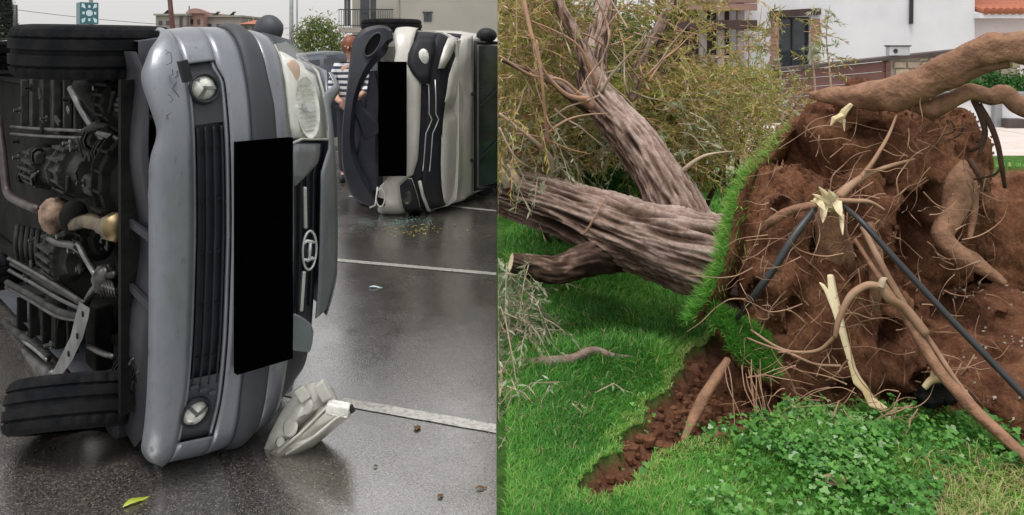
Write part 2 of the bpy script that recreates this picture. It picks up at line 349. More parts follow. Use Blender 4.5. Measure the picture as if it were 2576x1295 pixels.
# ---------------------------------------------------------------- ground
def struct(mb, name, mat, **k): return mb.build(name, mat, None, kind='structure', **k)
mb = MB(); mb.add([(-1500, -30, -.3), (1500, -30, -.3), (1500, 2500, -.3), (-1500, 2500, -.3)], [(0, 1, 2, 3)]); struct(mb, 'ground', M['earth'])
mb = MB(); mb.add([(-60, -6, 0), (-.001, -6, 0), (-.001, 60, 0), (-60, 60, 0), (-60, -6, -.28), (-.001, -6, -.28), (-.001, 60, -.28), (-60, 60, -.28)],
                  [(0, 1, 2, 3), (0, 4, 5, 1), (1, 5, 6, 2), (2, 6, 7, 3), (3, 7, 4, 0)]); road = struct(mb, 'car_park', M['asphalt'])
for (u1, v1, u2, v2, wd, xl) in ((850, 655, 1250, 690, .07, -4.2), (880, 1015, 1250, 1080, .08, -1.7), (1150, 521, 1250, 531, .07, -1.6)):
    a = gp(u1, v1); b = gp(u2, v2); d = (b - a) / (b.x - a.x); p = a + d * (xl - a.x); q = a + d * (-.004 - a.x)
    mb = MB(); n = 60; P = []
    for i in range(n + 1):
        c = p.lerp(q, i / n); e = [wd / 2 * (1 + .10 * noise.noise(Vector((c.x * 9, s * 5, 0)))) for s in (0, 1)]
        P.append([Vector((c.x, c.y - e[0], .004)), Vector((c.x, c.y + e[1], .004))])
    mb.grid(P); mb.build('road_marking', M['roadline'], road)
# lawn: height field with a torn, sunken patch of bare soil
def inpoly(X, Y, poly):
    ins = np.zeros(X.shape, bool); n = len(poly); dist = np.full(X.shape, 1e9)
    for i in range(n):
        x1, y1 = poly[i]; x2, y2 = poly[(i + 1) % n]
        c = ((y1 > Y) != (y2 > Y)) & (X < (x2 - x1) * (Y - y1) / (y2 - y1 + 1e-12) + x1); ins ^= c
        dx, dy = x2 - x1, y2 - y1; t = np.clip(((X - x1) * dx + (Y - y1) * dy) / (dx * dx + dy * dy), 0, 1)
        dist = np.minimum(dist, np.hypot(X - x1 - t * dx, Y - y1 - t * dy))
    return np.where(ins, dist, -dist)
SOILPX = [(1455, 1262), (1515, 1195), (1585, 1120), (1645, 1045), (1690, 980), (1728, 920), (1785, 880), (1825, 830), (1800, 770), (1830, 700), (2000, 640), (2200, 560), (2330, 500), (2420, 445), (2520, 428), (2720, 428),
          (2720, 1190), (2560, 1165), (2490, 1110), (2380, 1070), (2250, 1045), (2100, 1040), (1990, 1065), (1970, 1108), (1790, 1130), (1690, 1160), (1620, 1215), (1570, 1275), (1500, 1300)]
SOIL = [tuple(gp(u, v).xy) for u, v in SOILPX]
BROWN = [tuple(gp(u, v).xy) for u, v in [(2300, 1290), (2350, 1215), (2460, 1195), (2620, 1200), (2700, 1400), (2300, 1400)]]
_nt = np.random.default_rng(3)
def vnoise(X, Y, s, seed=0):
    """cheap smooth value noise"""
    g = np.random.default_rng(seed).uniform(-1, 1, (64, 64)); x = X * s; y = Y * s; xi = np.floor(x).astype(int); yi = np.floor(y).astype(int)
    fx = x - xi; fy = y - yi; fx = fx * fx * (3 - 2 * fx); fy = fy * fy * (3 - 2 * fy); G = lambda a, b: g[a % 64, b % 64]
    return (G(xi, yi) * (1 - fx) + G(xi + 1, yi) * fx) * (1 - fy) + (G(xi, yi + 1) * (1 - fx) + G(xi + 1, yi + 1) * fx) * fy
def soild(X, Y): return inpoly(X, Y, SOIL) + .035 * vnoise(X, Y, 9, 1) + .02 * vnoise(X, Y, 25, 2)
def lawn_z(X, Y):
    d = soild(X, Y); z = .025 * vnoise(X, Y, 1.3, 5) + .012 * vnoise(X, Y, 5, 6)
    z = z - .055 * np.clip(d / .07, 0, 1) + .045 * np.exp(-np.clip(-d, 0, 9) / .12) * (d < 0)
    z += np.clip(d, 0, 1) * .03 * vnoise(X, Y, 12, 7) * 4 + (d > .02) * (.022 * vnoise(X, Y, 22, 8) + .016 * vnoise(X, Y, 45, 9))
    z += .04 * np.exp(-((X - 1.55) ** 2 / .5 + (Y - 3.15) ** 2 / .06))            # hump of clover in front of the hole
    f = np.clip(X / .25, 0, 1); return z * f + .012
xs = np.concatenate([np.arange(0, 3.6, .022), np.arange(3.6, 9.01, .15)]); ys = np.concatenate([np.arange(-4, 2.2, .4), np.arange(2.2, 5.4, .022), np.arange(5.4, 11.6, .12)])
XX, YY = np.meshgrid(xs, ys); ZZ = lawn_z(XX, YY)
V = np.stack([XX, YY, ZZ], -1).reshape(-1, 3); nc = len(xs); nr = len(ys)
k = (np.arange(nr - 1)[:, None] * nc + np.arange(nc - 1)[None]).reshape(-1, 1)
F = k + np.array([[0, 1, nc + 1, nc]])
dd = soild(XX, YY); tb = np.clip(inpoly(XX, YY, BROWN) / .1 + .3, 0, .8)
lawn = tris('lawn', V, F, M['lawn'], None, np.maximum(np.clip(dd / .012 + .5, 0, 1), tb).reshape(-1), True, kind='structure')
# grass blades
n = 380000; Y = 2.4 / (1 - rng.uniform(0, 1, n) * (1 - 2.4 / 10.5)); X = rng.uniform(0.012, 1, n) * (.85 * Y + .6)
d = soild(X, Y); keep = (d < -.005) & ((rng.uniform(0, 1, n) > .75) | (inpoly(X, Y, BROWN) < -.05))
X = X[keep]; Y = Y[keep]; d = d[keep]; n = len(X)
lush = np.clip(.5 + .8 * vnoise(X, Y, 2.2, 12), 0, 1)
H = (.024 + .034 * rng.uniform(0, 1, n) ** 2) * (.8 + .7 * lush) * np.clip(Y / 3.6, .9, 1.5); H *= np.where(d > -.09, .6, 1)
Wd = .0034 * np.clip(Y / 3, .8, 3) * rng.uniform(.7, 1.3, n)
az = np.where(X < .9, np.pi * .25, 0) + rng.normal(0, 1.3, n) + 3 * vnoise(X, Y, 1.5, 14)
Vb, Fb = blade_tris(np.stack([X, Y, lawn_z(X, Y) - .004], 1), H, Wd, rng.uniform(.3, 1.1, n), az)
Vb[:, 0] = np.maximum(Vb[:, 0], .002)
t = np.clip(.42 + .26 * vnoise(X, Y, 3.1, 15) + rng.normal(0, .2, n) + np.where((d > -.045), .33, np.where(d > -.09, .15, 0)) - .12 * (X < .8), 0, .93); t = np.where(rng.uniform(0, 1, n) < .04, 1, t)
tris('grass', Vb, Fb, M['grass'], None, np.repeat(t, 5), kind='stuff', label='short bright green lawn grass round the fallen tree')
# clover and broad weeds in front of the hole
n = 26000; Yc = rng.uniform(2.35, 3.75, n); Xc = rng.uniform(.45, 2.6, n); d = soild(Xc, Yc)
pr = np.clip((Xc / Yc - .22) / .14, .04, 1) * np.clip((3.75 - Yc) / .4, 0, 1) * (.25 + .75 * (vnoise(Xc, Yc, 4, 21) > -.15)); keep = (d < .02) & (rng.uniform(0, 1, n) < pr) & (inpoly(Xc, Yc, BROWN) < .06)
Xc = Xc[keep]; Yc = Yc[keep]; n = len(Xc); r = rng.uniform(.006, .013, n) * np.where(rng.uniform(0, 1, n) < .05, 2.0, 1)
C = np.stack([Xc, Yc, lawn_z(Xc, Yc) + rng.uniform(.02, .07, n)], 1); N = unit(rng.normal(0, .45, (n, 3)) + np.array([[0, -.3, 1]]))
A1 = unit(np.cross(N, rng.normal(size=(n, 3)))); A2 = np.cross(N, A1); ring = []
for j in range(9):
    an = j * 2 * np.pi / 9; rr = r * (1.0 if j % 3 else .55); ring.append(C + (A1 * math.cos(an) + A2 * math.sin(an)) * rr[:, None] + N * (r * .2)[:, None])
Vc = np.stack([C] + ring, 1).reshape(-1, 3); k = np.arange(n)[:, None] * 10
Fc = np.concatenate([k + np.array([[0, 1 + j, 1 + (j + 1) % 9]]) for j in range(9)], 0)
tc = np.clip(rng.normal(.45, .2, n) + .25 * vnoise(Xc, Yc, 6, 22), 0, .9); tc = np.where(rng.uniform(0, 1, n) < .04, 1, tc)
tris('clover', Vc, Fc, M['clover'], None, np.repeat(tc, 10), kind='stuff', label='clover and broad weeds covering the hump before the hole')
# dry brown grass at the corner
n = 5000; Xd = rng.uniform(1.4, 2.3, n); Yd = rng.uniform(2.35, 3.3, n); keep = inpoly(Xd, Yd, BROWN) > -.05 + .1 * rng.uniform(-1, 1, n); Xd = Xd[keep]; Yd = Yd[keep]; n = len(Xd)
Vd, Fd = blade_tris(np.stack([Xd, Yd, lawn_z(Xd, Yd) - .004], 1), rng.uniform(.03, .09, n), np.full(n, .004), rng.uniform(.6, 1.6, n))
tris('dry_grass', Vd, Fd, M['grass'], None, np.repeat(np.where(rng.uniform(0, 1, n) < .6, 1, rng.uniform(.6, 1, n)), 5), kind='stuff', label='dry brown grass tufts at the edge of the clover')
# ---------------------------------------------------------------- terrace behind the lawn
mb = MB(); mb.box((14.5, 15.8, -.14), (29, 8.6, .28)); struct(mb, 'terrace', M['joint']); terr = bpy.data.objects['terrace']
slab = MB(); slab.box((0, 0, 0), (1.17, .77, .03)); sm = None
for i in range(10):
    for j in range(6):
        x = 5.3 + i * 1.2; y = 11.95 + j * .8
        if sm is None:
            so_ = slab.build('paving_slab', M['terrace'], terr, bevel=.004); sm = so_
        else:
            so_ = sm.copy(); COL.objects.link(so_); so_.parent = terr
        so_.location = (x, y, .012 + .002 * ((i * 7 + j * 3) % 3))
# pale pebbles and litter between lawn and terrace
n = 2600; Xp = rng.uniform(2.6, 5.0, n); Yp = rng.uniform(9.2, 14.5, n); zz = np.where(Yp < 11.5, lawn_z(Xp, Yp), 0.0)
mbp = MB()
for i in range(n):
    r = random.uniform(.02, .055); c = Vector((Xp[i], Yp[i], zz[i] + r * .3)); q = [Vector((random.uniform(.6, 1) * r * math.cos(a), random.uniform(.6, 1) * r * math.sin(a), 0)) for a in (0, 1.26, 2.5, 3.77, 5.0)]
    mbp.add([c + p for p in q] + [c + Vector((0, 0, r * .6))], [(j, (j + 1) % 5, 5) for j in range(5)])
mbp.build('pebbles', M['pebble'], None, kind='stuff', label='pale pebbles and litter strewn at the far lawn edge')
# ---------------------------------------------------------------- garden wall of planks and stones
def wx(u, Y): return (u - U0) / F_ * Y
YW = 16.5
def wtop(x): return 1.03 + (x - 5.4) * .37 / 3.55
gw = thing('garden_wall', (7.5, YW, 0), 'brown plank and pale stone garden wall with sloping dark coping', 'wall')
x0, x1, x2 = wx(1955, YW), wx(2228, YW), wx(2560, YW)
for i in range(6):
    mb = MB(); zb = .02; h = [(wtop(x) - .04) / 6 for x in (x0, x1)]
    for s, x in ((0, x0), (1, x1)): pass
    a0, a1 = zb + h[0] * i, zb + h[1] * i
    P = [(x0, a0 + .012), (x1, a1 + .012), (x1, a1 + h[1]), (x0, a0 + h[0])]
    mb.add([(x, YW - .03, z) for x, z in P] + [(x, YW + .03, z) for x, z in P], [(0, 1, 2, 3), (7, 6, 5, 4), (0, 4, 5, 1), (1, 5, 6, 2), (2, 6, 7, 3), (3, 7, 4, 0)])
    mb.build('plank', M['plank'], gw)
mb = MB(); mb.box((x0 - .06, YW, .53), (.12, .14, 1.06)); mb.build('post', M['plank'], gw, bevel=.01)
mb = MB(); mb.box((x1 + .02, YW - .01, .64), (.10, .14, 1.28)); mb.build('post', M['plank'], gw, bevel=.01)
mb = MB(); P = [(x1 + .07, 0), (x2, 0), (x2, wtop(x2)), (x1 + .07, wtop(x1))]
mb.add([(x, YW + .02, z) for x, z in P] + [(x, YW + .3, z) for x, z in P], [(0, 1, 2, 3), (7, 6, 5, 4), (0, 4, 5, 1), (1, 5, 6, 2), (2, 6, 7, 3), (3, 7, 4, 0)]); mb.build('wall_core', M['mortar'], gw)
xx = x1 + .1; row = 0; zz_ = .03
while zz_ < 1.35:
    hh = random.uniform(.13, .2); xx = x1 + .09 + random.uniform(0, .1)
    while xx < x2 - .1:
        ww = random.uniform(.16, .36); z2 = min(zz_ + hh, wtop(xx) - .02)
        if z2 - zz_ > .05:
            g = .012; j = lambda: random.uniform(-.02, .02)
            P = [(xx + g, zz_ + g + j() * .3), (xx + ww * .5, zz_ + g), (xx + ww - g, zz_ + g + j() * .3), (xx + ww - g + j() * .4, (zz_ + z2) / 2), (xx + ww - g + j() * .5, z2 - g), (xx + ww * .5, z2 - g + .004), (xx + g + j() * .5, z2 - g)]
            c = (xx + ww / 2, (zz_ + z2) / 2); k = len(P); y1 = YW - .02 + j()
            mb = MB(); mb.add([(x, YW + .03, z) for x, z in P] + [(c[0] + (x - c[0]) * .88, y1, c[1] + (z - c[1]) * .88) for x, z in P], [(i, (i + 1) % k, k + (i + 1) % k, k + i) for i in range(k)] + [tuple(range(k, 2 * k))])
            mb.build('stone', M['stone'], gw)
        xx += ww
    zz_ += hh
mb = MB(); mb.bar((x0 - .2, YW + .1, wtop(x0 - .2) + .035), (x2, YW + .1, wtop(x2) + .035), .42, .07); mb.build('coping', M['coping'], gw, bevel=.008)
mb = MB(); mb.box((wx(2257, YW), YW - .02, wtop(wx(2257, YW)) + .07 + .10), (.42, .18, .19))
e = thing('meter_box', (wx(2257, YW), YW, wtop(wx(2257, YW)) + .07), 'small grey meter box standing on the wall coping', 'box'); mb.build('casing', M['boxgrey'], e, bevel=.01)
mb = MB(); mb.box((wx(2257, YW), YW - .02, wtop(wx(2257, YW)) + .275), (.46, .22, .025)); mb.build('lid', M['darkmetal'], e)
mb = MB(); mb.disc((wx(2246, YW), YW - .115, wtop(wx(2246, YW)) + .18), (0, 1, 0), .045, .02); mb.build('dial', M['darkmetal'], e)
# ---------------------------------------------------------------- white house
YH = 20.0
hs_ = thing('white_house', (9.5, YH + 2, 0), 'white rendered house with a brick-framed dark window', 'house')
def Z(v, Y): return CH - (v - V0) / F_ * Y
wl, wr, wb, wt = wx(1958, YH), wx(2040, YH), Z(176, YH), Z(42, YH)
hl, hr, top = wx(1868, YH), wx(2452, YH), 5.2
mb = MB()
for (a, b, c, d) in ((hl, wl, 0, top), (wr, hr, 0, top), (wl, wr, 0, wb), (wl, wr, wt, top)):
    mb.box(((a + b) / 2, YH + .15, (c + d) / 2), (b - a, .3, d - c))
mb.box((hl + .15, YH + 3, top / 2), (.3, 5.4, top)); mb.box((hr - .15, YH + 3, top / 2), (.3, 5.4, top)); mb.box(((hl + hr) / 2, YH + 5.85, top / 2), (hr - hl, .3, top))
mb.build('wall', M['whitewall'], hs_)
mb = MB(); mb.box(((hl + hr) / 2, YH + 3, top + .06), (hr - hl + .4, 6.4, .12)); rf = mb.build('roof', M['tile'], hs_)
wn = MB(); wn.box(((wl + wr) / 2, YH + .2, (wb + wt) / 2), (wr - wl, .02, wt - wb)); wn = wn.build('window', M['darkglass'], hs_)
mb = MB(); th = .05
for a, b, c, d in ((wl, wl + th, wb, wt), (wr - th, wr, wb, wt), (wl + th, wr - th, wb, wb + th), (wl + th, wr - th, wt - th, wt), ((wl + wr) / 2 - .02, (wl + wr) / 2 + .02, wb + th, wt - th)):
    mb.box(((a + b) / 2, YH + .165, (c + d) / 2), (b - a, .04, d - c))
mb.build('frame', M['darkmetal'], wn)
mb = MB(); mb.bar((wl - .22, YH - .03, wt + .06), (wr + .22, YH - .03, wt + .14), .14, .17); mb.build('lintel', M['darkwood'], hs_, bevel=.01)
for side in (-1, 1):
    z = wb - .02; i = 0
    while z < wt - .05:
        h = random.uniform(.09, .15); h = min(h, wt - .04 - z); wdt = random.uniform(.17, .25); xc = wl - wdt / 2 if side < 0 else wr + wdt / 2
        mb = MB(); mb.box((xc, YH - .02 + random.uniform(-.008, .008), z + h / 2), (wdt, .07, h - .012)); mb.build('brick', M['brick'], hs_, bevel=.006); z += h
mb = MB(); mb.tube([(wx(2290, YH), YH - .06, 4.6), (wx(2290, YH), YH - .06, 2.9), (wx(2289, YH), YH - .06, Z(60, YH))], .05, 8); mb.build('drain_pipe', M['darkmetal'], hs_)
ex = thing('house_extension', (13.5, YH + 1, 0), 'low pinkish white extension with terracotta tiles on its eave', 'house')
xl, xr, et = hr + .02, hr + 4.5, Z(46, YH)
mb = MB(); mb.box(((xl + xr) / 2, YH + 1.6, et / 2), (xr - xl, 3, et)); mb.build('wall', pm('pinkish_render', (.76, .70, .70), (.68, .62, .62), 1.2, .9), ex)
mb = MB(); mb.box(((xl + xr) / 2, YH + 1.5, et + .06), (xr - xl + .1, 3.5, .12)); mb.build('eave', M['whitewall'], ex)
tl = None
for i in range(26):
    x = xl + .1 + i * .17
    if tl is None:
        mb = MB(); mb.tube([(0, -.2, 0), (0, 2.9, .65)], [.085, .075], 10); tl = mb.build('roof_tile', M['tile'], ex); o = tl
    else: o = tl.copy(); COL.objects.link(o); o.parent = ex
    o.location = Vector((x, YH - .1, et + .17))
# timber porch left of the house
pg = thing('timber_porch', (5.3, 19, 0), 'dark timber porch with grey posts beside white house', 'porch')
YP = 19.0
for u in (1768, 1812, 1862):
    mb = MB(); mb.box((wx(u, YP), YP, 1.5), (.16, .16, 3.0)); mb.build('post', M['greywood'], pg, bevel=.01)
for v, h in ((62, .22), (18, .16), (0, .14)):
    mb = MB(); mb.box((wx(1800, YP), YP - .1, Z(v, YP)), (1.9, .12, h)); mb.build('beam', M['darkwood'] if v == 62 else M['pinkwall'], pg, bevel=.01)
mb = MB(); mb.box((wx(1800, YP), YP + 2.2, 1.5), (2.0, .1, 3)); mb.build('back_panel', M['darkwood'], pg)
mb = MB(); mb.box((wx(1800, YP), YP + 1.1, 3.06), (2.3, 2.9, .12)); mb.build('roof', M['tile'], pg)
for i in range(7):
    mb = MB(); mb.box((wx(1768, YP) + .12 + i * .12, YP - .02, .95), (.04, .04, .7)); mb.build('baluster', M['greywood'], pg)
mb = MB(); mb.box((wx(1815, YP), YP - .02, .55), (.95, .06, .08)); mb.build('rail', M['greywood'], pg)
mb = MB(); mb.box((wx(1815, YP), YP - .02, 1.34), (.95, .08, .07)); mb.build('rail', M['greywood'], pg)
# low planter wall, hedge, rail at the right
pw = thing('planter_wall', (10.6, 15.6, 0), 'low pale planter wall with dark coping before clipped hedge', 'wall')
xa = wx(2395, 15.6); xb = wx(2720, 15.6)
mb = MB(); mb.box(((xa + xb) / 2, 15.75, .31), (xb - xa, .3, .62)); mb.build('wall', M['whitewall'], pw)
mb = MB(); mb.box(((xa + xb) / 2, 15.72, .66), (xb - xa + .1, .44, .08)); mb.build('coping', M['metalgrey'], pw, bevel=.01)
for u in (2508, 2640):
    mb = MB(); mb.box((wx(u, 15.5), 15.5, .33), (.14, .12, .66)); mb.build('pier', M['metalgrey'], pw, bevel=.01)
mb = MB(); mb.box((wx(2540, 15.45), 15.35, .11), (.34, .2, .2)); mb.build('concrete_block', M['coping'], None, bevel=.02, label='dark block lying at the foot of the pale planter wall', category='block')
hg = thing('clipped_hedge', (11, 16.2, 0), 'bright green hedge behind the low pale planter wall', 'hedge')
C = np.stack([rng.uniform(wx(2435, 16.2), wx(2740, 16.2), 700), rng.uniform(15.98, 16.45, 700), rng.uniform(.2, 1.12, 700)], 1); C[:, 2] *= .9 + .12 * np.sin(C[:, 0] * 7)
foliage('foliage', hg, M['hedgeleaf'], C, 14, .07, .07, .04)
mb = MB()
for i in range(8): mb.tube([(9.8 + i * .3, 16.25, 0), (9.85 + i * .3, 16.2, .9)], .015, 5)
mb.build('stems', M['rootdark'], hg)
# ---------------------------------------------------------------- car-park side background
cb = thing('cream_building', (-3, 47, 0), 'cream apartment building with railed balcony behind the car park', 'building')
YB = 45; bx0 = wx(862, YB); bx1 = .25
mb = MB(); mb.box(((bx0 + 1.9 + bx1) / 2, YB + 5, 6), (bx1 - bx0 - 1.9, 10, 12)); mb.box((bx0 + .95, YB + 6.5, 6), (1.9, 7, 12)); mb.build('wall', M['creamwall'], cb)
mb = MB(); mb.box((bx0 + 1.35, YB + 1.2, Z(75, YB)), (3.1, 2.8, .28)); mb.build('balcony_slab', M['creamwall2'], cb)
rl = thing('balcony_rail', (bx0, YB, Z(68, YB)), 'thin dark railing on the balcony of the cream building', 'railing')
mb = MB(); mb.box((bx0 + 1.35, YB - .18, Z(24, YB)), (3.1, .05, .06)); mb.build('top_rail', M['darkmetal'], rl)
mb = MB(); mb.box((bx0 + 1.35, YB - .18, Z(64, YB)), (3.1, .04, .05)); mb.build('bottom_rail', M['darkmetal'], rl)
for i in range(24):
    mb = MB(); mb.box((bx0 - .17 + i * .13, YB - .18, (Z(24, YB) + Z(68, YB)) / 2), (.028, .028, Z(24, YB) - Z(70, YB))); mb.build('baluster', M['darkmetal'], rl)
for (u1, u2, v1, v2) in ((905, 958, -30, 62), (866, 882, -20, 62)):
    mb = MB(); mb.box((wx((u1 + u2) / 2, YB + 3), YB + 2.98, (Z(v1, YB) + Z(v2, YB)) / 2), (wx(u2, YB) - wx(u1, YB), .08, Z(v1, YB) - Z(v2, YB))); o = mb.build('balcony_door', M['darkglass'], cb)
    mb = MB(); mb.box((wx((u1 + u2) / 2, YB + 3), YB + 2.92, (Z(v1, YB) + Z(v2, YB)) / 2), (.07, .05, Z(v1, YB) - Z(v2, YB) - .02)); mb.build('frame', M['greywood'], o)
for (u1, u2, v1, v2) in ((1066, 1086, 32, 54), (1066, 1088, -90, -50), (880, 930, 90, 150)):
    mb = MB(); x_, z_ = wx((u1 + u2) / 2, YB), (Z(v1, YB) + Z(v2, YB)) / 2; mb.box((x_, YB - .01, z_), (wx(u2, YB) - wx(u1, YB), .06, Z(v1, YB) - Z(v2, YB))); o = mb.build('window', M['darkglass'], cb)
    mb = MB(); mb.box((x_, YB - .06, Z(v1, YB) + .03), (wx(u2, YB) - wx(u1, YB) + .12, .1, .07)); mb.box((x_, YB - .05, z_), (.04, .04, Z(v1, YB) - Z(v2, YB))); mb.build('frame', M['darkmetal'], o)
mb = MB(); mb.tube([(wx(1003, YB), YB - .05, 0), (wx(1003, YB), YB - .05, 11.8)], .05, 6); mb.build('drain_pipe', M['creamwall2'], cb)
# distant low blocks
def far_block(name, label, mat, u1, u2, vt, Yd, dep, win, parapet=True):
    r = thing(name, ((wx(u1, Yd) + wx(u2, Yd)) / 2, Yd, 0), label, 'building'); zt = Z(vt, Yd)
    mb = MB(); mb.box(((wx(u1, Yd) + wx(u2, Yd)) / 2, Yd + dep / 2, zt / 2 - .1), (wx(u2, Yd) - wx(u1, Yd), dep, zt + .2)); mb.build('wall', mat, r)
    if parapet: mb = MB(); mb.box(((wx(u1, Yd) + wx(u2, Yd)) / 2, Yd + dep / 2, zt + .1), (wx(u2, Yd) - wx(u1, Yd) + .6, dep + .5, .3)); mb.build('roof_slab', M['creamwall'], r)
    for (a, b, c, d) in win:
        mb = MB(); mb.box((wx((a + b) / 2, Yd), Yd - .04, (Z(c, Yd) + Z(d, Yd)) / 2), (wx(b, Yd) - wx(a, Yd), .16, Z(c, Yd) - Z(d, Yd))); mb.build('window', M['darkglass'], r)
    return r
YF = 130
b1 = far_block('far_apartment_block', 'pale distant block with rooftop water heater by red pole', M['creamwall2'], 392, 468, 38, YF, 14, [(400, 408, 52, 62), (418, 426, 52, 62), (452, 459, 40, 70)])
b2 = far_block('far_pink_block', 'distant pink block with curved gable top', M['pinkwall'], 468, 512, 30, YF + 2, 14, [(478, 486, 48, 60), (496, 503, 48, 60)], False)
mb = MB(); P = []
for i in range(13):
    u = 464 + i * 4.6; v = 30 - 10 * math.sin(math.pi * (i / 12) ** .8); P.append((wx(u, YF + 1), Z(v, YF + 1)))
q = P + [(P[-1][0], Z(33, YF + 1)), (P[0][0], Z(33, YF + 1))]; k = len(q)
mb.add([(x, YF + 1.6, z) for x, z in q] + [(x, YF + 2.4, z) for x, z in q], [tuple(range(k)), tuple(range(2 * k - 1, k - 1, -1))] + [(i, (i + 1) % k, k + (i + 1) % k, k + i) for i in range(k)]); mb.build('gable', M['pinkwall'], b2)
b3 = far_block('far_brown_block', 'long low distant brownish block with flat roof', M['creamwall2'], 512, 606, 42, YF + 4, 14, [(520, 532, 60, 72), (545, 557, 60, 72), (570, 582, 60, 72)])
b4 = far_block('far_tiled_house', 'small distant house with orange tiled roof behind the dented car', M['creamwall'], 604, 660, 58, YF - 6, 10, [(615, 622, 66, 78), (635, 642, 66, 78)], False)
mb = MB(); a = [wx(600, YF - 7), wx(664, YF - 7)]; z0, z1 = Z(60, YF - 7), Z(47, YF - 7)
mb.add([(a[0], YF - 7, z0), (a[1], YF - 7, z0), (a[1], YF + 5, z0), (a[0], YF + 5, z0), (a[0] + 1, YF - 1, z1), (a[1] - 1, YF - 1, z1)], [(0, 1, 5, 4), (2, 3, 4, 5), (1, 2, 5), (3, 0, 4), (3, 2, 1, 0)]); mb.build('roof', M['tile'], b4)
for u, v, b, y in ((420, 38, b1, YF), (545, 42, b3, YF + 4), (585, 42, b3, YF + 4)):
    mb = MB(); mb.bar((wx(u - 8, y + 3), y + 3, Z(v + 2, y) + .3), (wx(u + 6, y + 3), y + 3, Z(v + 2, y) + 1.1), 1.2, .1); mb.tube([(wx(u + 2, y + 3), y + 3.2, Z(v, y)), (wx(u + 2, y + 3), y + 3.2, Z(v, y) + 1.0)], .1, 6); mb.build('solar_heater', M['darkmetal'], b)
for u, v, b in ((464, 14, b1), (616, 48, b4), (628, 42, b4)):
    mb = MB(); mb.tube([(wx(u, YF - 1), YF + 1, Z(70, YF)), (wx(u, YF - 1), YF + 1, Z(v, YF))], .12, 6); mb.build('chimney_pipe', M['creamwall2'], b)
# poles and wires
def pole(u, vt, Y, r, mat, label, lean=0.0):
    mb = MB(); b = px(u, V0, Y); mb.tube([(b.x, Y, 0), (b.x + lean * .3, Y, 2), (b.x + lean, Y, Z(vt, Y))], [r * 1.15, r, r * .8], 10); mb.tube([(b.x, Y, 0), (b.x, Y, .12)], [r * 2.2, r * 1.8], 10)
    return mb.build('utility_pole', mat, None, smooth=True, label=label, category='pole')
pole(39, 12, 34, .10, M['darkmetal'], 'dark pole carrying wires beside the cypress')
pole(441, -60, 26, .085, M['redpole'], 'dark red pole in front of the distant blocks', -.25)
pole(733, -80, 22, .06, M['metalgrey'], 'grey lamp post beside the flowering bush')
pole(747, -80, 40, .05, M['metalgrey'], 'thin pale mast behind the grey lamp post')
pole(84, 68, 60, .1, M['darkmetal'], 'short dark stub of far post behind the tyre')
pole(118, 64, 60, .08, M['darkmetal'], 'slim far post seen above the tyre shoulder')
for (u1, v1, y1, u2, v2, y2, sag) in ((39, 24, 34, 760, 70, 40, .25), (-40, 10, 34, 441, 10, 26, .2)):
    mb = MB(); a = px(u1, v1, y1); b = px(u2, v2, y2); mb.tube([a.lerp(b, i / 16) - Vector((0, 0, sag * 4 * (i / 16) * (1 - i / 16))) for i in range(17)], .012, 5)
    if u1 == 39: mb.build('overhead_wire', M['darkmetal'], None, label='thin overhead wire strung from dark pole past the sign', category='wire')
# pharmacy sign on its post
YS = 24; sg = thing('pharmacy_sign', (wx(207, YS), YS, 0), 'teal pharmacy sign box with pale cross emblem on a post', 'sign')
mb = MB(); mb.tube([(wx(214, YS), YS + .35, 0), (wx(214, YS), YS + .35, 3.6)], .06, 8); mb.build('post', M['metalgrey'], sg)
xa, xb, za, zb = wx(206, YS), wx(236, YS), Z(60, YS), Z(5, YS)
R = Matrix.Rotation(math.radians(38), 3, 'Z')
ca = Vector((wx(209, YS), YS + .25, (za + zb) / 2))
mb = MB(); mb.box(ca, (.48, .52, zb - za), Matrix.Rotation(math.radians(-50), 3, 'Z')); box_ = mb.build('casing', M['teal'], sg, bevel=.02)
Rm = Matrix.Rotation(math.radians(-50), 3, 'Z'); nrm = Rm @ Vector((1, 0, 0)); nrm2 = Rm @ Vector((0, -1, 0))
nn = nrm if nrm.y < 0 else -nrm
side = Rm @ Vector((0, 1, 0)); fc = ca + nn * .245
mb = MB()
for s1, s2 in ((1, 1), (1, -1), (-1, 1), (-1, -1)):
    c = fc + side * s1 * .15 + Vector((0, 0, s2 * .2)); e1 = side * .055; e2 = Vector((0, 0, .075)); mb.add([c - e1 * s1 - e2 * s2 * .9, c + e1 * s1 * 1.2 - e2 * s2 * .2, c + e1 * s1 + e2 * s2 * 1.2, c - e1 * s1 * .2 + e2 * s2], [(0, 1, 2, 3)])
for k in range(12): pass
mb.disc(fc, nn, .095, .012, 14)
for s1, s2 in ((1, 0), (-1, 0), (0, 1), (0, -1)):
    c = fc + side * s1 * .16 + Vector((0, 0, s2 * .2)); e1 = side * .03; e2 = Vector((0, 0, .04)); mb.add([c - e1 - e2, c + e1 - e2, c + e1 + e2, c - e1 + e2], [(0, 1, 2, 3)])
mb.build('emblem', M['signwhite'], sg, label='pale cross emblem')
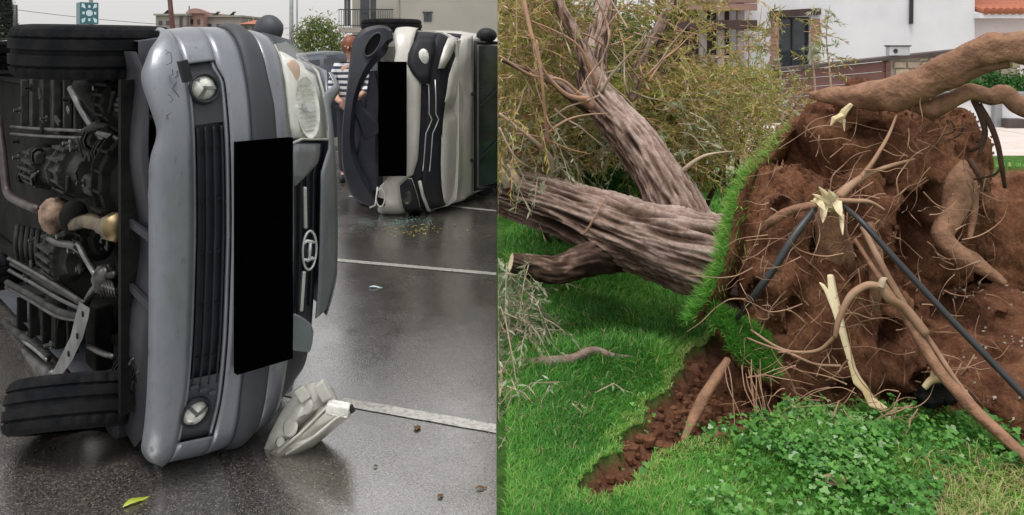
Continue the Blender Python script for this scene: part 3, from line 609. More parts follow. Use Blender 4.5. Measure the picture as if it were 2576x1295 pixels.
# cypress and bushes
def plant(name, base, label, cat, C, per, spread, L, W, mat, stems, sr, tint=None, xmin=None, group=None, sm='rootdark'):
    r = thing(name, base, label, cat, group); mb = MB()
    for s in stems: mb.tube(s, sr, 6)
    mb.build('trunk', M[sm], r, smooth=True)
    foliage('crown', r, M[mat], np.asarray(C), per, spread, L, W, .3, tint, xmin); return r
YC = 38; cx = wx(14, YC); zz = rng.uniform(.3, 3.9, 900); rr = .55 * (1 - zz / 4.3) ** .7 + .05; an = rng.uniform(0, 6.28, 900); q = rng.uniform(.5, 1, 900) ** .5
C = np.stack([cx + rr * q * np.cos(an), YC + rr * q * np.sin(an), zz], 1)
plant('cypress_tree', (cx, YC, 0), 'dark slim cypress beside the dark wire pole', 'tree', C, 10, .07, .16, .05, 'cypress', [[(cx, YC, 0), (cx, YC, 1.5), (cx, YC, 3.6)]], [.1, .08, .02])
YO = 20; cx = wx(802, YO); th_ = rng.uniform(0, 6.28, 520); ph_ = np.arccos(rng.uniform(-1, 1, 520)); rr = rng.uniform(.45, 1, 520) ** .5
C = np.stack([cx + .66 * rr * np.sin(ph_) * np.cos(th_), YO + .6 * rr * np.sin(ph_) * np.sin(th_), 1.3 + 1.05 * rr * np.cos(ph_)], 1)
fb = plant('flowering_bush', (cx, YO, 0), 'leafy oleander bush with white flowers behind the dark parked car', 'bush', C, 13, .09, .13, .035, 'bushleaf', [[(cx + .1 * i, YO, 0), (cx + .22 * i, YO + .05 * i, .9), (cx + .36 * i, YO, 1.9)] for i in (-2, -1, 0, 1, 2)], [.025, .02, .008])
C2 = C[rng.choice(len(C), 70, False)]; C2[:, 1] -= .12; V, F = leaf_tris(np.repeat(C2, 5, 0) + rng.normal(size=(350, 3)) * .02, rng.normal(size=(350, 3)), .05, .045); tris('flowers', V, F, M['signwhite'], fb, None, kind='stuff')
# ================================================================ cars
class Car:
    def __init__(s, O, theta, W, D, n, prof, wid):
        s.O = Vector((O[0], O[1], 0)); t = math.radians(theta); s.A = Vector((math.sin(t), -math.cos(t), 0)); s.B = Vector((math.cos(t), math.sin(t), 0)); s.C = Vector((0, 0, 1))
        s.W = W; s.D = D; s.n = n; s.prof = np.array(prof, float); s.wid = np.array(wid, float)
    def m(s, a, b, c): return s.O + s.A * a + s.B * b + s.C * c
    def S(s, b, ph, off=0.0):
        x = math.copysign(abs(math.cos(ph)) ** (2 / s.n), math.cos(ph)); y = max(math.sin(ph), 0) ** (2 / s.n)
        wb = np.interp(b, s.wid[:, 0], s.wid[:, 1]) * s.W / 2
        a = np.interp(b, s.prof[:, 0], s.prof[:, 1]) + s.D * (y - 1) + off * y
        return s.m(a, b, s.W / 2 + (wb + off * abs(x) ** 6) * x)
    def ph(s, c, b=.5):
        wb = np.interp(b, s.wid[:, 0], s.wid[:, 1]) * s.W / 2; x = max(-.9999, min(.9999, (c - s.W / 2) / wb))
        return math.acos(math.copysign(abs(x) ** (s.n / 2), x))
    def solve(s, u, v):
        lo, hi = 0.0, 1.6; c = s.W / 2
        for _ in range(40):
            b = (lo + hi) / 2
            for _ in range(5):
                p = s.S(b, s.ph(c, b)); c = CH - (v - V0) / F_ * p.y
                c = max(.01, min(s.W - .01, c))
            uu = U0 + F_ * p.x / p.y
            if uu < u: lo = b
            else: hi = b
        return b, c
    def edge(s, pts):
        q = sorted((s.solve(u, v)[::-1] for u, v in pts)); cs = [x[0] for x in q]; bs = [x[1] for x in q]
        return lambda c: float(np.interp(c, cs, bs))
    def band(s, mb, e0, e1, c0, c1, nph=40, nb=4, off=0.0, bulge=0.0):
        p0, p1 = s.ph(c0), s.ph(c1); P = []
        for i in range(nph + 1):
            ph = p0 + (p1 - p0) * i / nph; x = math.copysign(abs(math.cos(ph)) ** (2 / s.n), math.cos(ph)); c = s.W / 2 * (1 + x)
            b0, b1 = e0(c), e1(c); P.append([s.S(b0 + (b1 - b0) * j / nb, ph, off + bulge * math.sin(math.pi * j / nb)) for j in range(nb + 1)])
        mb.grid(P); return mb
    def U(s, u, v, b):
        k = Vector(((u - U0) / F_, 1, -(v - V0) / F_)); Y = (b + s.O.dot(s.B)) / k.dot(s.B); p = k * Y; p.z += CH; return p
    def FP(s, u, v, a):
        k = Vector(((u - U0) / F_, 1, -(v - V0) / F_)); Y = (a + s.O.dot(s.A)) / k.dot(s.A); p = k * Y; p.z += CH; return p
K = lambda x: (lambda c: x)
FULL = (.0003, 1)
def make_wheel(root, c, ax, R, wd, rim_mat, spokes=5, outer=1):
    """tyre with tread blocks, rim with spokes; ax = axle direction, outer = side the rim face shows"""
    ax = Vector(ax).normalized(); c = Vector(c); e1 = ax.orthogonal().normalized(); e2 = ax.cross(e1)
    prof = [(-.5, .62), (-.52, .74), (-.5, .9), (-.44, .965), (-.36, .99), (-.30, 1.0), (-.29, .968), (-.25, .968), (-.24, 1.005), (-.06, 1.01), (-.05, .972), (.05, .972), (.06, 1.01), (.24, 1.005), (.25, .968), (.29, .968), (.30, 1.0), (.36, .99), (.44, .965), (.5, .9), (.52, .74), (.5, .62)]
    mb = MB(); P = []; n = 96
    for i in range(n):
        a = 2 * math.pi * i / n; d = e1 * math.cos(a) + e2 * math.sin(a)
        P.append([c + ax * (x * wd) + d * R * (r - (.016 if (i % 3 == 0 and .25 < abs(x) and r > .93) else 0)) for x, r in prof])
    P.append(P[0]); mb.grid(P); ty = mb.build('tyre', M['tyre'], root)
    mb = MB(); mb.tube([c - ax * wd * .47, c - ax * wd * .4, c + ax * wd * .4, c + ax * wd * .47], [R * .655, R * .62, R * .62, R * .655], 32, False); rm = mb.build('rim', M['steel'], root, smooth=True)
    mb = MB(); f = c + ax * wd * .3 * outer
    mb.disc(f, ax, R * .16, .03, 20)
    for k in range(spokes):
        a = 2 * math.pi * k / spokes; d = e1 * math.cos(a) + e2 * math.sin(a); mb.bar(f + d * R * .12, f + d * R * .6, R * .17, .025, ax)
    mb.tube([f - ax * .012, f + ax * .012], [R * .62, R * .645], 32, False); mb.build('spokes', rim_mat, root)
    mb = MB(); mb.disc(c - ax * wd * .1 * outer, ax, R * .5, .012, 24); mb.build('brake_disc', M['under'], root)
    return ty
def hull(fn, L, W, spec, root, paintm, sill=.22, arches=(), glass=True, start=0):
    """fn(a,b,c) car space -> world. spec rows: a, belt b, roof b, half width sill, belt, roof. Body shell + windows"""
    sp = np.array(spec, float); aa = sorted(set(list(np.linspace(sp[0, 0], sp[-1, 0], 46)) + [x for ac, ar in arches for x in (ac - ar, ac + ar, ac, ac - ar * .7, ac + ar * .7, ac - ar * .92, ac + ar * .92)]))
    aa = [a for a in aa if min(sp[0, 0], sp[-1, 0]) <= a <= max(sp[0, 0], sp[-1, 0])]
    rows = []; xs_ = sp[:, 0]; od = np.argsort(xs_)
    g = lambda a, k: float(np.interp(a, xs_[od], sp[od, k]))
    for a in aa:
        b1, b2, w0, w1, w2 = (g(a, k) for k in range(1, 6)); b0 = sill
        for ac, ar in arches:
            if abs(a - ac) < ar: b0 = max(b0, .28 + math.sqrt(ar * ar - (a - ac) ** 2) * .98)
        b0 = min(b0, b1 - .05); mid = b0 + (b1 - b0) * .45; mid2 = b0 + (b1 - b0) * .8
        sec = [(b0, w0), (mid, w1), (mid2, w1 * .995), (b1, w1 * .955), ((b1 + b2) / 2, (w1 * .94 + w2) / 2), (b2 - .05 * min(1, (b2 - b1) * 3), w2), (b2, w2 * .82), (b2 + .012, w2 * .4)]
        rows.append([fn(a, b, W / 2 + w_) for b, w_ in sec] + [fn(a, b, W / 2 - w_) for b, w_ in reversed(sec)])
    mb = MB(); mb.grid(rows); mb.f.append(tuple(range(16))); nr = len(rows); mb.f.append(tuple(range((nr - 1) * 16 + 15, (nr - 1) * 16 - 1, -1)))
    body = mb.build('body', paintm, root, smooth=False); 
    m_ = body.modifiers.new('e', 'EDGE_SPLIT'); m_.split_angle = math.radians(42); body.data.polygons.foreach_set('use_smooth', [True] * len(body.data.polygons))
    if glass:
        rs = [a for a in aa if g(a, 2) - g(a, 1) > .35]
        a_f, a_b = max(rs), min(rs)
        cuts = np.linspace(a_f - .18, a_b + .22, 4)
        for sd in (-1, 1):
            for i in range(3):
                mb = MB(); p, q = cuts[i] - .03, cuts[i + 1] + .03; P = []
                for a in np.linspace(p, q, 5):
                    b1, b2, w0, w1, w2 = (g(a, k) for k in range(1, 6)); ws = lambda t: (w1 * .955 * (1 - t) + w2 * t) if False else ((w1 * .955 + ((w1 * .94 + w2) / 2 - w1 * .955) * min(1, t * 2)) if t < .5 else ((w1 * .94 + w2) / 2 + (w2 - (w1 * .94 + w2) / 2) * (t - .5) * 2))
                    bt = b2 - .05; P.append([fn(a, b1 + (bt - b1) * t, W / 2 + sd * (ws(t) + .006)) for t in (.1, .5, .9)])
                mb.grid(P); mb.build('side_window', M['winglass'], root)
    return body, g
def mirror(root, c, M3, mat, r=(.10, .07, .12)):
    mb = MB(); mb.blob(c, r, 10, .06, 2, M3); return mb.build('door_mirror', mat, root, smooth=True)
# ---------------------------------------------------------------- near car: grey people carrier on its side
nc_ = Car((-1.345, 2.71), 43, 1.72, .38, 3.3, [(0, -.12), (.14, -.05), (.2, -.012), (.3, 0), (.55, .01), (.7, -.03), (.8, -.09), (.9, -.16), (1.0, -.22), (1.2, -.34), (1.6, -.6)], [(0, .93), (.2, .965), (.42, 1.0), (.6, 1.0), (.8, .965), (1.0, .88), (1.2, .8)])
car1 = thing('overturned_car', nc_.m(-1.5, .8, 0), 'dented silver people carrier lying on its side with dark underside exposed', 'car', None)
E1 = nc_.edge([(470, 190), (478, 250), (485, 350), (488, 600), (480, 850), (468, 1000), (455, 1070)])
E2 = nc_.edge([(545, 165), (566, 200), (574, 270), (580, 350), (584, 600), (575, 850), (560, 1000), (540, 1085)])
E3 = nc_.edge([(618, 190), (628, 260), (634, 350), (636, 600), (620, 850), (604, 1000), (596, 1070)])
E4 = nc_.edge([(672, 190), (688, 260), (695, 350), (696, 600), (683, 850), (672, 960)])
E5 = nc_.edge([(706, 150), (720, 220), (728, 300), (737, 360), (740, 600), (730, 850), (716, 960)])
E6 = nc_.edge([(772, 140), (800, 190), (818, 260), (826, 345), (808, 420), (806, 600), (796, 800), (782, 900)])
E7 = nc_.edge([(790, 140), (822, 215), (840, 345), (849, 480), (850, 600), (842, 780), (826, 900)])
E7 = (lambda f, g: (lambda c: g(c) + .03 + max(0, min(f(c), 1.2) - g(c) - .03) * min(1, max(0, (c - .3) / .25))))(E7, E6)
_, ctop = nc_.solve(520, 152); _, cbot = nc_.solve(500, 1108)
# bumper skin in three pieces round the lower grille opening
mb = MB(); LIP = lambda c: .165 + .012 * noise.noise(Vector((c * 14, 3, 0))) * (c > 1.1) + .13 * max(0, (abs(c - .86) - .70) / .16) ** 2 + (.028 * math.exp(-((c - 1.36) / .09) ** 2))
nc_.band(mb, LIP, E1, .0004, 1.7196, 110, 5, .0, .012)
for c0, c1 in ((.0004, cbot), (ctop, 1.7196)): nc_.band(mb, E1, E2, c0, c1, 24, 6)
nc_.band(mb, E2, E3, .0004, 1.7196, 70, 4)
bmp = mb.build('bumper', M['silver'], car1, smooth=True, solid=.004)
mb = MB()
for e in (E1, E2): nc_.band(mb, lambda c, e=e: e(c) - .001, lambda c, e=e: e(c) + .001, cbot, ctop, 30, 1, 0)
mb = MB(); nc_.band(mb, lambda c: E1(c) - .012, lambda c: E2(c) + .012, cbot - .04, ctop + .04, 40, 6, -.055); lg = mb.build('lower_grille', M['navyplastic'], car1, smooth=True)
for f in (.2, .42, .64, .86):
    mb = MB(); fe = lambda c, f=f: E1(c) + (E2(c) - E1(c)) * f; nc_.band(mb, lambda c: fe(c) - .006, lambda c: fe(c) + .006, .36, 1.34, 30, 2, -.035, .014); mb.build('grille_slat', M['blackplastic'], car1, smooth=True, solid=.012)
for i in range(5):
    mb = MB(); c = .46 + i * .2; nc_.band(mb, lambda c: E1(c) + .01, lambda c: E2(c) - .01, c - .006, c + .006, 1, 4, -.046); mb.build('grille_divider', M['blackplastic'], lg, solid=.01)
mb = MB(); nc_.band(mb, E1, lambda c: E1(c) + .012, cbot - .01, ctop + .01, 40, 1, -.01); nc_.band(mb, lambda c: E2(c) - .012, E2, cbot - .01, ctop + .01, 40, 1, -.012); mb.build('grille_surround', M['silver'], car1, smooth=True, solid=.03)
# surround panels and fog lamps
for (u, v, nm) in ((517, 222, 1), (496, 1042, 0)):
    b, c = nc_.solve(u, v); ctr = nc_.S(b, nc_.ph(c, b), -.012); ax = (nc_.A * .96 + nc_.C * (.22 if nm else -.2)).normalized()
    mb = MB(); nc_.band(mb, lambda c: E1(c) + .004, lambda c: E2(c) - .004, c - .13, c + .13, 14, 4, -.028); mb.build('fog_lamp_panel', M['greyplastic'], car1, smooth=True)
    e1 = ax.orthogonal().normalized(); e2 = ax.cross(e1); mb = MB()
    mb.grid([[ctr + ax * h_ + (e1 * math.cos(t) + e2 * math.sin(t)) * r_ for t in [j * math.pi / 14 for j in range(29)]] for h_, r_ in ((-.03, .062), (.008, .058), (.012, .054), (.01, .051), (-.006, .049))]); fl = mb.build('fog_lamp', M['blackplastic'], car1, smooth=True)
    mb = MB(); P = []
    for i in range(7):
        r = .05 * i / 6; P.append([ctr + ax * (.012 - .5 * r * r / .05) + (nc_.B * math.cos(t) + nc_.C * math.sin(t)) * r for t in [j * math.pi / 12 for j in range(25)]])
    mb.grid(P); mb.build('lamp_glass', M['lens'], fl, smooth=True)
    mb = MB(); e1 = ax.orthogonal().normalized(); e2 = ax.cross(e1)
    for k in range(3): an = k * 2.1 + .5; mb.bar(ctr + ax * .012, ctr + ax * .001 + (e1 * math.cos(an) + e2 * math.sin(an)) * .044, .012, .006, ax)
    mb.build('lamp_facets', M['steellight'], fl)
for i in range(3):
    b, c = nc_.solve(493 + i * 23, 978 + i * 7); p = nc_.S(b, nc_.ph(c, b), -.022); mb = MB(); mb.bar(p - nc_.B * .014, p + nc_.B * .014, .012, .012, nc_.A); mb.build('clip', M['greyplastic'], lg)
mb = MB(); nc_.band(mb, E3, E4, .0004, 1.7196, 80, 6, .004, .016); mb.build('rub_strip', M['greyplastic'], car1, smooth=True, solid=.01)
mb = MB(); nc_.band(mb, E4, E5, .0004, 1.7196, 70, 4, .0, .004); mb.build('upper_bumper', M['silver'], car1, smooth=True, solid=.004)
# plate panel
mb = MB(); a_ = .045; q = [nc_.FP(u, v, a_) for u, v in ((597, 352), (737, 352), (737, 922), (597, 922))]
bb = [(p - nc_.O).dot(nc_.B) for p in q]; b0 = (bb[0] + bb[3]) / 2; b1 = (bb[1] + bb[2]) / 2; c1 = (q[0].z + q[1].z) / 2; c0 = (q[2].z + q[3].z) / 2
mb.add([nc_.m(a, b, c) for a in (a_, a_ - .03) for b, c in ((b0, c1), (b1, c1), (b1, c0), (b0, c0))], [(0, 1, 2, 3), (7, 6, 5, 4), (0, 4, 5, 1), (1, 5, 6, 2), (2, 6, 7, 3), (3, 7, 4, 0)])
mb.build('number_plate', M['plate'], car1, label='blank black panel over number plate')
# grille, bonnet lip, lamp areas
cg1 = nc_.solve(770, 395)[1]; cg0 = nc_.solve(770, 800)[1]; ch0 = nc_.solve(770, 358)[1]
mb = MB(); nc_.band(mb, E5, E6, .02, ch0 + .02, 40, 5, -.035); mb.build('grille', M['navyplastic'], car1, smooth=True, solid=.02)
for f in (.3, .55, .8):
    mb = MB(); fe = lambda c, f=f: E5(c) + (E6(c) - E5(c)) * f; nc_.band(mb, lambda c: fe(c) - .007, lambda c: fe(c) + .007, cg0, cg1, 24, 2, -.022, .008); mb.build('grille_slat', M['blackplastic'], car1, smooth=True, solid=.01)
for u1, v1, u2, v2 in ((766, 470, 768, 574), (764, 682, 757, 783)):
    b, c = nc_.solve(u1, v1); p = nc_.S(b, nc_.ph(c, b), .0); b, c = nc_.solve(u2, v2); q = nc_.S(b, nc_.ph(c, b), .0); mb = MB(); mb.bar(p, q, .016, .016, nc_.A); mb.build('chrome_strip', M['chrome'], car1, bevel=.004)
b, c = nc_.solve(775, 628); ctr = nc_.S(b, nc_.ph(c, b), .012); eb = (nc_.B * .96 - nc_.A * .3).normalized(); na = eb.cross(nc_.C); na = na if na.dot(nc_.A) > 0 else -na
def em(x, y, o=0): return ctr + eb * x + nc_.C * y + na * o
mb = MB(); mb.tube([em(.042 * math.cos(t), .082 * math.sin(t)) for t in [i * math.pi / 16 for i in range(33)]], .0055, 6, False); eo = mb.build('emblem', M['chrome'], car1, smooth=True, label='chrome oval badge with slanted H')
mb = MB()
mb.tube([em(-.036, .036), em(-.018, .044), em(.010, .034), em(.036, .026)], [.007, .008, .008, .005], 6); mb.tube([em(-.036, -.030), em(-.012, -.04), em(.015, -.036), em(.034, -.05)], [.006, .008, .008, .005], 6); mb.tube([em(.004, .036), em(.0, 0), em(-.002, -.04)], [.007, .009, .007], 6); mb.build('emblem_letter', M['chrome'], eo, smooth=True)
mb = MB(); mb.disc(em(0, 0, -.012), na, .03, .012, 20); mb.build('emblem_base', M['navyplastic'], eo)
# body-colour corners next to the grille
def patch(rows, off, name, mat, solid=.006, bulge=0):
    mb = MB(); P = []
    for (v, ua, ub) in rows:
        (b0, c0), (b1, c1) = nc_.solve(ua, v), nc_.solve(ub, v); P.append([nc_.S(b0 + (b1 - b0) * j / 5, nc_.ph(c0 + (c1 - c0) * j / 5, b0 + (b1 - b0) * j / 5), off + bulge * math.sin(math.pi * j / 5)) for j in range(6)])
    mb.grid(P); return mb.build(name, mat, car1, smooth=True, solid=solid)
patch([(362, 738, 806), (385, 738, 806), (410, 738, 800), (440, 738, 775), (468, 738, 745)], -.012, 'grille_corner', M['silver'])
mb = MB(); q = [(737, 786), (752, 792), (770, 803), (784, 816), (789, 835), (786, 862), (780, 886), (736, 882)]; k = len(q); mb.add([nc_.FP(u, v, -.045) for u, v in q] + [nc_.FP(u, v, -.075) for u, v in q], [tuple(range(k - 1, -1, -1)), tuple(range(k, 2 * k))] + [(i, (i + 1) % k, k + (i + 1) % k, k + i) for i in range(k)]); mb.build('grille_corner', M['silver'], car1, bevel=.008)
mb = MB(); nc_.band(mb, E6, E7, .40, 1.66, 50, 4, .0, .006); hl_ = mb.build('bonnet_lip', M['silver'], car1, smooth=True, solid=.006)
mb = MB(); P = []
for c in np.linspace(.42, 1.6, 16): P.append([nc_.S(E7(c), nc_.ph(c, E7(c))) .lerp(nc_.m(-1.0, 1.14, .1 + (c - .1) * 1.0), t) + nc_.B * .05 * math.sin(math.pi * t) for t in (0, .25, .5, .75, 1)])
mb.grid(P); mb.build('bonnet', M['silver'], car1, smooth=True, solid=.008)
# upper headlight
HL = [(112, 690, 742), (140, 705, 776), (180, 713, 800), (230, 720, 814), (280, 725, 822), (320, 731, 826), (348, 737, 826)]
patch(HL, -.045, 'headlight_reflector', M['reflector'], .004)
mb = MB(); b, c = nc_.solve(775, 272); ctr = nc_.S(b, nc_.ph(c, b), -.045); ax = (nc_.A * .95 + nc_.C * .15 + nc_.B * .25).normalized(); e2 = ax.cross(nc_.C).normalized(); e1 = e2.cross(ax)
P = []
for i in range(9):
    r = i / 8; P.append([ctr + ax * (.03 * r * r) + (e2 * .068 * math.cos(t) + e1 * .135 * math.sin(t)) * r for t in [j * math.pi / 14 for j in range(29)]])
mb.grid(P); hb = mb.build('main_reflector', M['lens'], car1, smooth=True)
for k in range(-5, 6):
    mb = MB(); w_ = math.sqrt(max(0, 1 - (k / 6) ** 2)); mb.bar(ctr + e1 * .02 * k + ax * .022 - e2 * .052 * w_, ctr + e1 * .02 * k + ax * .022 + e2 * .052 * w_, .004, .003, e1); mb.build('lens_rib', M['foggy'], hb)
mb = MB(); mb.disc(ctr + ax * .03, ax, .022, .03, 14); mb.build('bulb_cap', M['chrome'], hb)
b, c = nc_.solve(745, 172); c2_ = nc_.S(b, nc_.ph(c, b), -.038); mb = MB(); mb.blob(c2_, (.036, .010, .050), 10, .02, 2, Matrix((nc_.B, nc_.A, nc_.C)).transposed()); mb.build('indicator', M['amber'], car1, smooth=True)
hrim = MB()
for side in (1, 2):
    hrim.tube([nc_.S(*(lambda bc: (bc[0], nc_.ph(bc[1], bc[0])))(nc_.solve(r[side], r[0])), -.004) for r in HL], .006, 6)
hrim.tube([nc_.S(*(lambda bc: (bc[0], nc_.ph(bc[1], bc[0])))(nc_.solve(u, 348 + (12 if u < 760 else 2))), -.004) for u in (737, 760, 790, 826)], .006, 6); hrim.build('headlight_rim', M['foggy'], car1, smooth=True)
lens_m, t_, b_ = mat_nodes('headlight_cover'); setb(b_, Base_Color=(.9, .9, .87, 1), Roughness=.05)
tp_ = t_.nodes.new('ShaderNodeBsdfTransparent'); mx_ = t_.nodes.new('ShaderNodeMixShader'); mx_.inputs[0].default_value = .16
t_.links.new(tp_.outputs[0], mx_.inputs[1]); t_.links.new(b_.outputs[0], mx_.inputs[2]); t_.links.new(mx_.outputs[0], t_.nodes['Material Output'].inputs['Surface'])
patch(HL, .006, 'headlight_cover', lens_m, 0, .012)
mb = MB(); nc_.band(mb, lambda c: E5(c) + .0, lambda c: E6(c) + .03, .01, .42, 16, 4, -.09); mb.build('lamp_socket', M['under'], car1)
# ragged torn corner piece hanging by the upper wheel
tc_ = bmp
random.seed(5)
for (u, v, L_) in ((425, 160, 40), (432, 200, 30), (440, 235, 35), (418, 140, 25), (428, 255, 28), (424, 300, 30), (445, 190, 20)):
    mb = MB(); pts = [nc_.S(*(lambda bc: (bc[0], nc_.ph(bc[1], bc[0])))(nc_.solve(u + random.uniform(-9, 9), v + L_ * (i / 5 - .5) * 1.4 + random.uniform(-6, 6))), .011) for i in range(6)]; mb.tube(pts[:4], .0011, 4); mb.build('scratch', M['blackplastic'], tc_)
mb = MB(); mb.bar(nc_.FP(458, 152, .02), nc_.FP(472, 205, .02), .03, .03, nc_.A); mb.build('broken_bracket', M['blackplastic'], car1)
# body shell behind
def nmap(a, b, c): return nc_.m(a, b, c)
spec = [(-.42, .94, .98, .80, .845, .70), (-.9, 1.02, 1.10, .81, .85, .70), (-1.0, 1.04, 1.14, .81, .855, .70), (-1.65, 1.05, 1.58, .81, .86, .64), (-2.6, 1.06, 1.64, .81, .86, .64), (-3.6, 1.06, 1.60, .80, .85, .62), (-3.95, 1.0, 1.3, .78, .82, .60), (-4.02, .9, 1.0, .76, .80, .6)]
body1, g1 = hull(nmap, 4.0, 1.72, spec, car1, M['silver'], .26, ((-.86, .36), (-3.4, .36)))
mb = MB(); mb.grid([[nmap(a, b, c) for c in np.linspace(.2, 1.52, 7)] for a, b in ((-1.03, 1.165), (-1.33, 1.38), (-1.62, 1.59))]); mb.build('windscreen', M['winglass'], car1, smooth=True)
mb = MB(); mb.box(nmap(-2.0, .41, .86), (1, 1, 1), Matrix(((nc_.A * 3.8), (nc_.B * .06), (nc_.C * 1.06))).transposed()); mb.build('floor_pan', M['under'], car1)
for cc in (.30, 1.42):
    mb = MB(); mb.box(nmap(-2.15, .55, cc), (1, 1, 1), Matrix(((nc_.A * 3.3), (nc_.B * .45), (nc_.C * .03))).transposed()); mb.build('inner_wing', M['under'], car1)
mb = MB(); mb.box(nmap(-.36, .42, .86), (1, 1, 1), Matrix(((nc_.A * .03), (nc_.B * .5), (nc_.C * 1.3))).transposed()); mb.build('front_bulkhead', M['under'], car1)
# splash guard behind the lip
mb = MB(); P = []
for c in np.linspace(.1, 1.62, 22): P.append([nmap(a - .42 * abs((c - .86) / .86) ** 4, .19 + .02 * math.sin(c * 9) + .05 * k / 4, c) for k, a in enumerate((-.03, -.14, -.24, -.34, -.44))])
mb.grid(P); mb.build('splash_guard', M['blackplastic'], car1, smooth=True, solid=.006)
for c in (.45, .7, .95, 1.2):
    mb = MB(); mb.bar(nmap(-.06, .18, c), nmap(-.42, .215, c), .03, .014, nc_.B); mb.build('guard_rib', M['blackplastic'], car1)
# wheels
wA = (nc_.C * 1 + nc_.A * .03).normalized()
make_wheel(car1, nc_.m(-.80, .205, 1.62), wA, .318, .215, M['alloy'], 5, 1)
make_wheel(car1, nc_.m(-.68, .115, .165), (Vector((-.10, .42, .9))).normalized(), .272, .20, M['alloy'], 5, -1)
make_wheel(car1, nc_.m(-3.4, .24, 1.58), nc_.C, .31, .205, M['alloy'], 5, 1); make_wheel(car1, nc_.m(-3.4, .24, .14), nc_.C, .31, .205, M['alloy'], 5, -1)
# mirror on the upper side
mc = px(676, 74, 4.62); Rm_ = Matrix((nc_.B, nc_.A, nc_.C)).transposed()
mirror(car1, mc, Rm_, M['greyplastic'], (.080, .10, .085)); mb = MB(); mb.tube([mc - nc_.C * .04, mc - nc_.C * .16 - nc_.B * .02], [.05, .06], 10); mb.build('mirror_arm', M['greyplastic'], car1)
# ---- underside machinery, placed on the plane of the floor
def ub(name, mat, pts, r, b=.26, n=8, smooth=True, k=4):
    mb = MB(); p = cr([(*nc_.U(u, v, b + (bo if True else 0)),) for u, v, bo in pts], k); mb.tube([Vector(x) for x in p], r, n); return mb.build(name, mat, car1, smooth=smooth)
def ubox(name, mat, u, v, b, sa, sb, sc, bev=.012, rot=0):
    mb = MB(); Mx = Matrix((nc_.A, nc_.B, nc_.C)).transposed() @ Matrix.Rotation(rot, 3, 'Y'); mb.box(nc_.U(u, v, b), (sa, sb, sc), Mx); return mb.build(name, mat, car1, bevel=bev)
def ublob(name, mat, u, v, b, r, amp=.15, fr=3):
    mb = MB(); M3 = Matrix((nc_.A, nc_.B, nc_.C)).transposed(); ctr = nc_.U(u, v, b); cast = name in ('gearbox', 'transmission_case', 'engine_sump', 'hub_carrier', 'steering_knuckle', 'bracket')
    if not cast: mb.blob(ctr, r, 12, amp, fr, M3); return mb.build(name, mat, car1, smooth=True)
    n_ = 5 if name == 'bracket' else 7                       # cast housings: faceted, stepped, ribbed
    st = [(-.95, .45), (-.7, .8), (-.35, .95), (-.3, 1.08), (-.22, 1.08), (-.18, .92), (.2, .9), (.26, 1.0), (.5, .96), (.55, .7), (.95, .5)]
    for i in range(len(st) - 1):
        if i % 3 == 2 and name == 'bracket': continue
        rows = []
        for h_, s_ in (st[i], st[i + 1]): rows.append([ctr + M3 @ Vector((h_ * r[0], r[1] * s_ * math.cos(t) * (1 + .12 * math.sin(3 * t + u)), r[2] * s_ * math.sin(t))) for t in [j * math.pi / n_ for j in range(2 * n_)]])
        mb.grid(rows, True)
    mb.add([ctr + M3 @ Vector((-.95 * r[0], r[1] * .45 * math.cos(t), r[2] * .45 * math.sin(t))) for t in [j * math.pi / n_ for j in range(2 * n_)]], [tuple(range(2 * n_))]); mb.add([ctr + M3 @ Vector((.95 * r[0], r[1] * .5 * math.cos(t), r[2] * .5 * math.sin(t))) for t in [j * math.pi / n_ for j in range(2 * n_)]], [tuple(range(2 * n_))])
    ob = mb.build(name, mat, car1)
    if name != 'bracket':
        for k in range(5):
            m2_ = MB(); z_ = (k - 2) * r[2] * .34; m2_.bar(ctr + M3 @ Vector((-.6 * r[0], -r[1] * .98 * math.sqrt(max(.1, 1 - (z_ / r[2]) ** 2)), z_)), ctr + M3 @ Vector((.6 * r[0], -r[1] * .98 * math.sqrt(max(.1, 1 - (z_ / r[2]) ** 2)), z_)), .012, .03, nc_.B); m2_.build('casting_rib', mat, ob)
    return ob
ubox('floor_panel', M['undergreen'], 120, 262, .33, .62, .05, .30)
for i in range(6): ubox('panel_rib', M['undergreen'], 62 + i * 27, 258, .29, .022, .04, .27, .006)
for v in (326, 344): ub('brake_line', M['steel'], [(28, v - 8, 0), (90, v - 3, 0), (150, v, .0), (205, v + 3, .0)], .009)
ub('strut', M['steellight'], [(178, 222, 0), (205, 275, .0), (235, 320, .02), (262, 352, .03)], .017)
ub('strut', M['under'], [(200, 212, 0), (240, 262, 0), (285, 300, .02)], .035)
ublob('hub_carrier', M['under'], 300, 260, .26, (.12, .08, .12)); ublob('steering_knuckle', M['undergreen'], 345, 262, .27, (.09, .06, .06))
ub('track_rod', M['undergreen'], [(215, 330, 0), (260, 310, 0), (320, 322, 0), (380, 300, .02)], .02)
ublob('gearbox', M['undergreen'], 205, 420, .33, (.17, .13, .15), .25, 4); ublob('gearbox', M['undergreen'], 115, 420, .34, (.24, .1, .12), .2, 4); ublob('engine_sump', M['under'], 320, 470, .30, (.12, .12, .24), .12, 3)
ubox('sump_plate', M['undergreen'], 235, 465, .28, .14, .06, .09, .015); ub('gear_linkage', M['steel'], [(250, 335, 0), (290, 345, 0), (318, 360, .02)], .016)
for (u, v, s) in ((255, 380, .045), (230, 350, .05), (170, 375, .04), (95, 395, .05), (60, 440, .045), (265, 520, .05), (180, 455, .04)): ublob('bracket', M['undergreen'], u, v, .27, (s, s * .8, s * 1.1), .35, 5)
ub('exhaust_pipe', M['rustpipe'], [(-6, 290, 0), (6, 380, 0), (14, 460, 0), (22, 490, 0), (50, 508, 0), (95, 527, 0)], .023, .22)
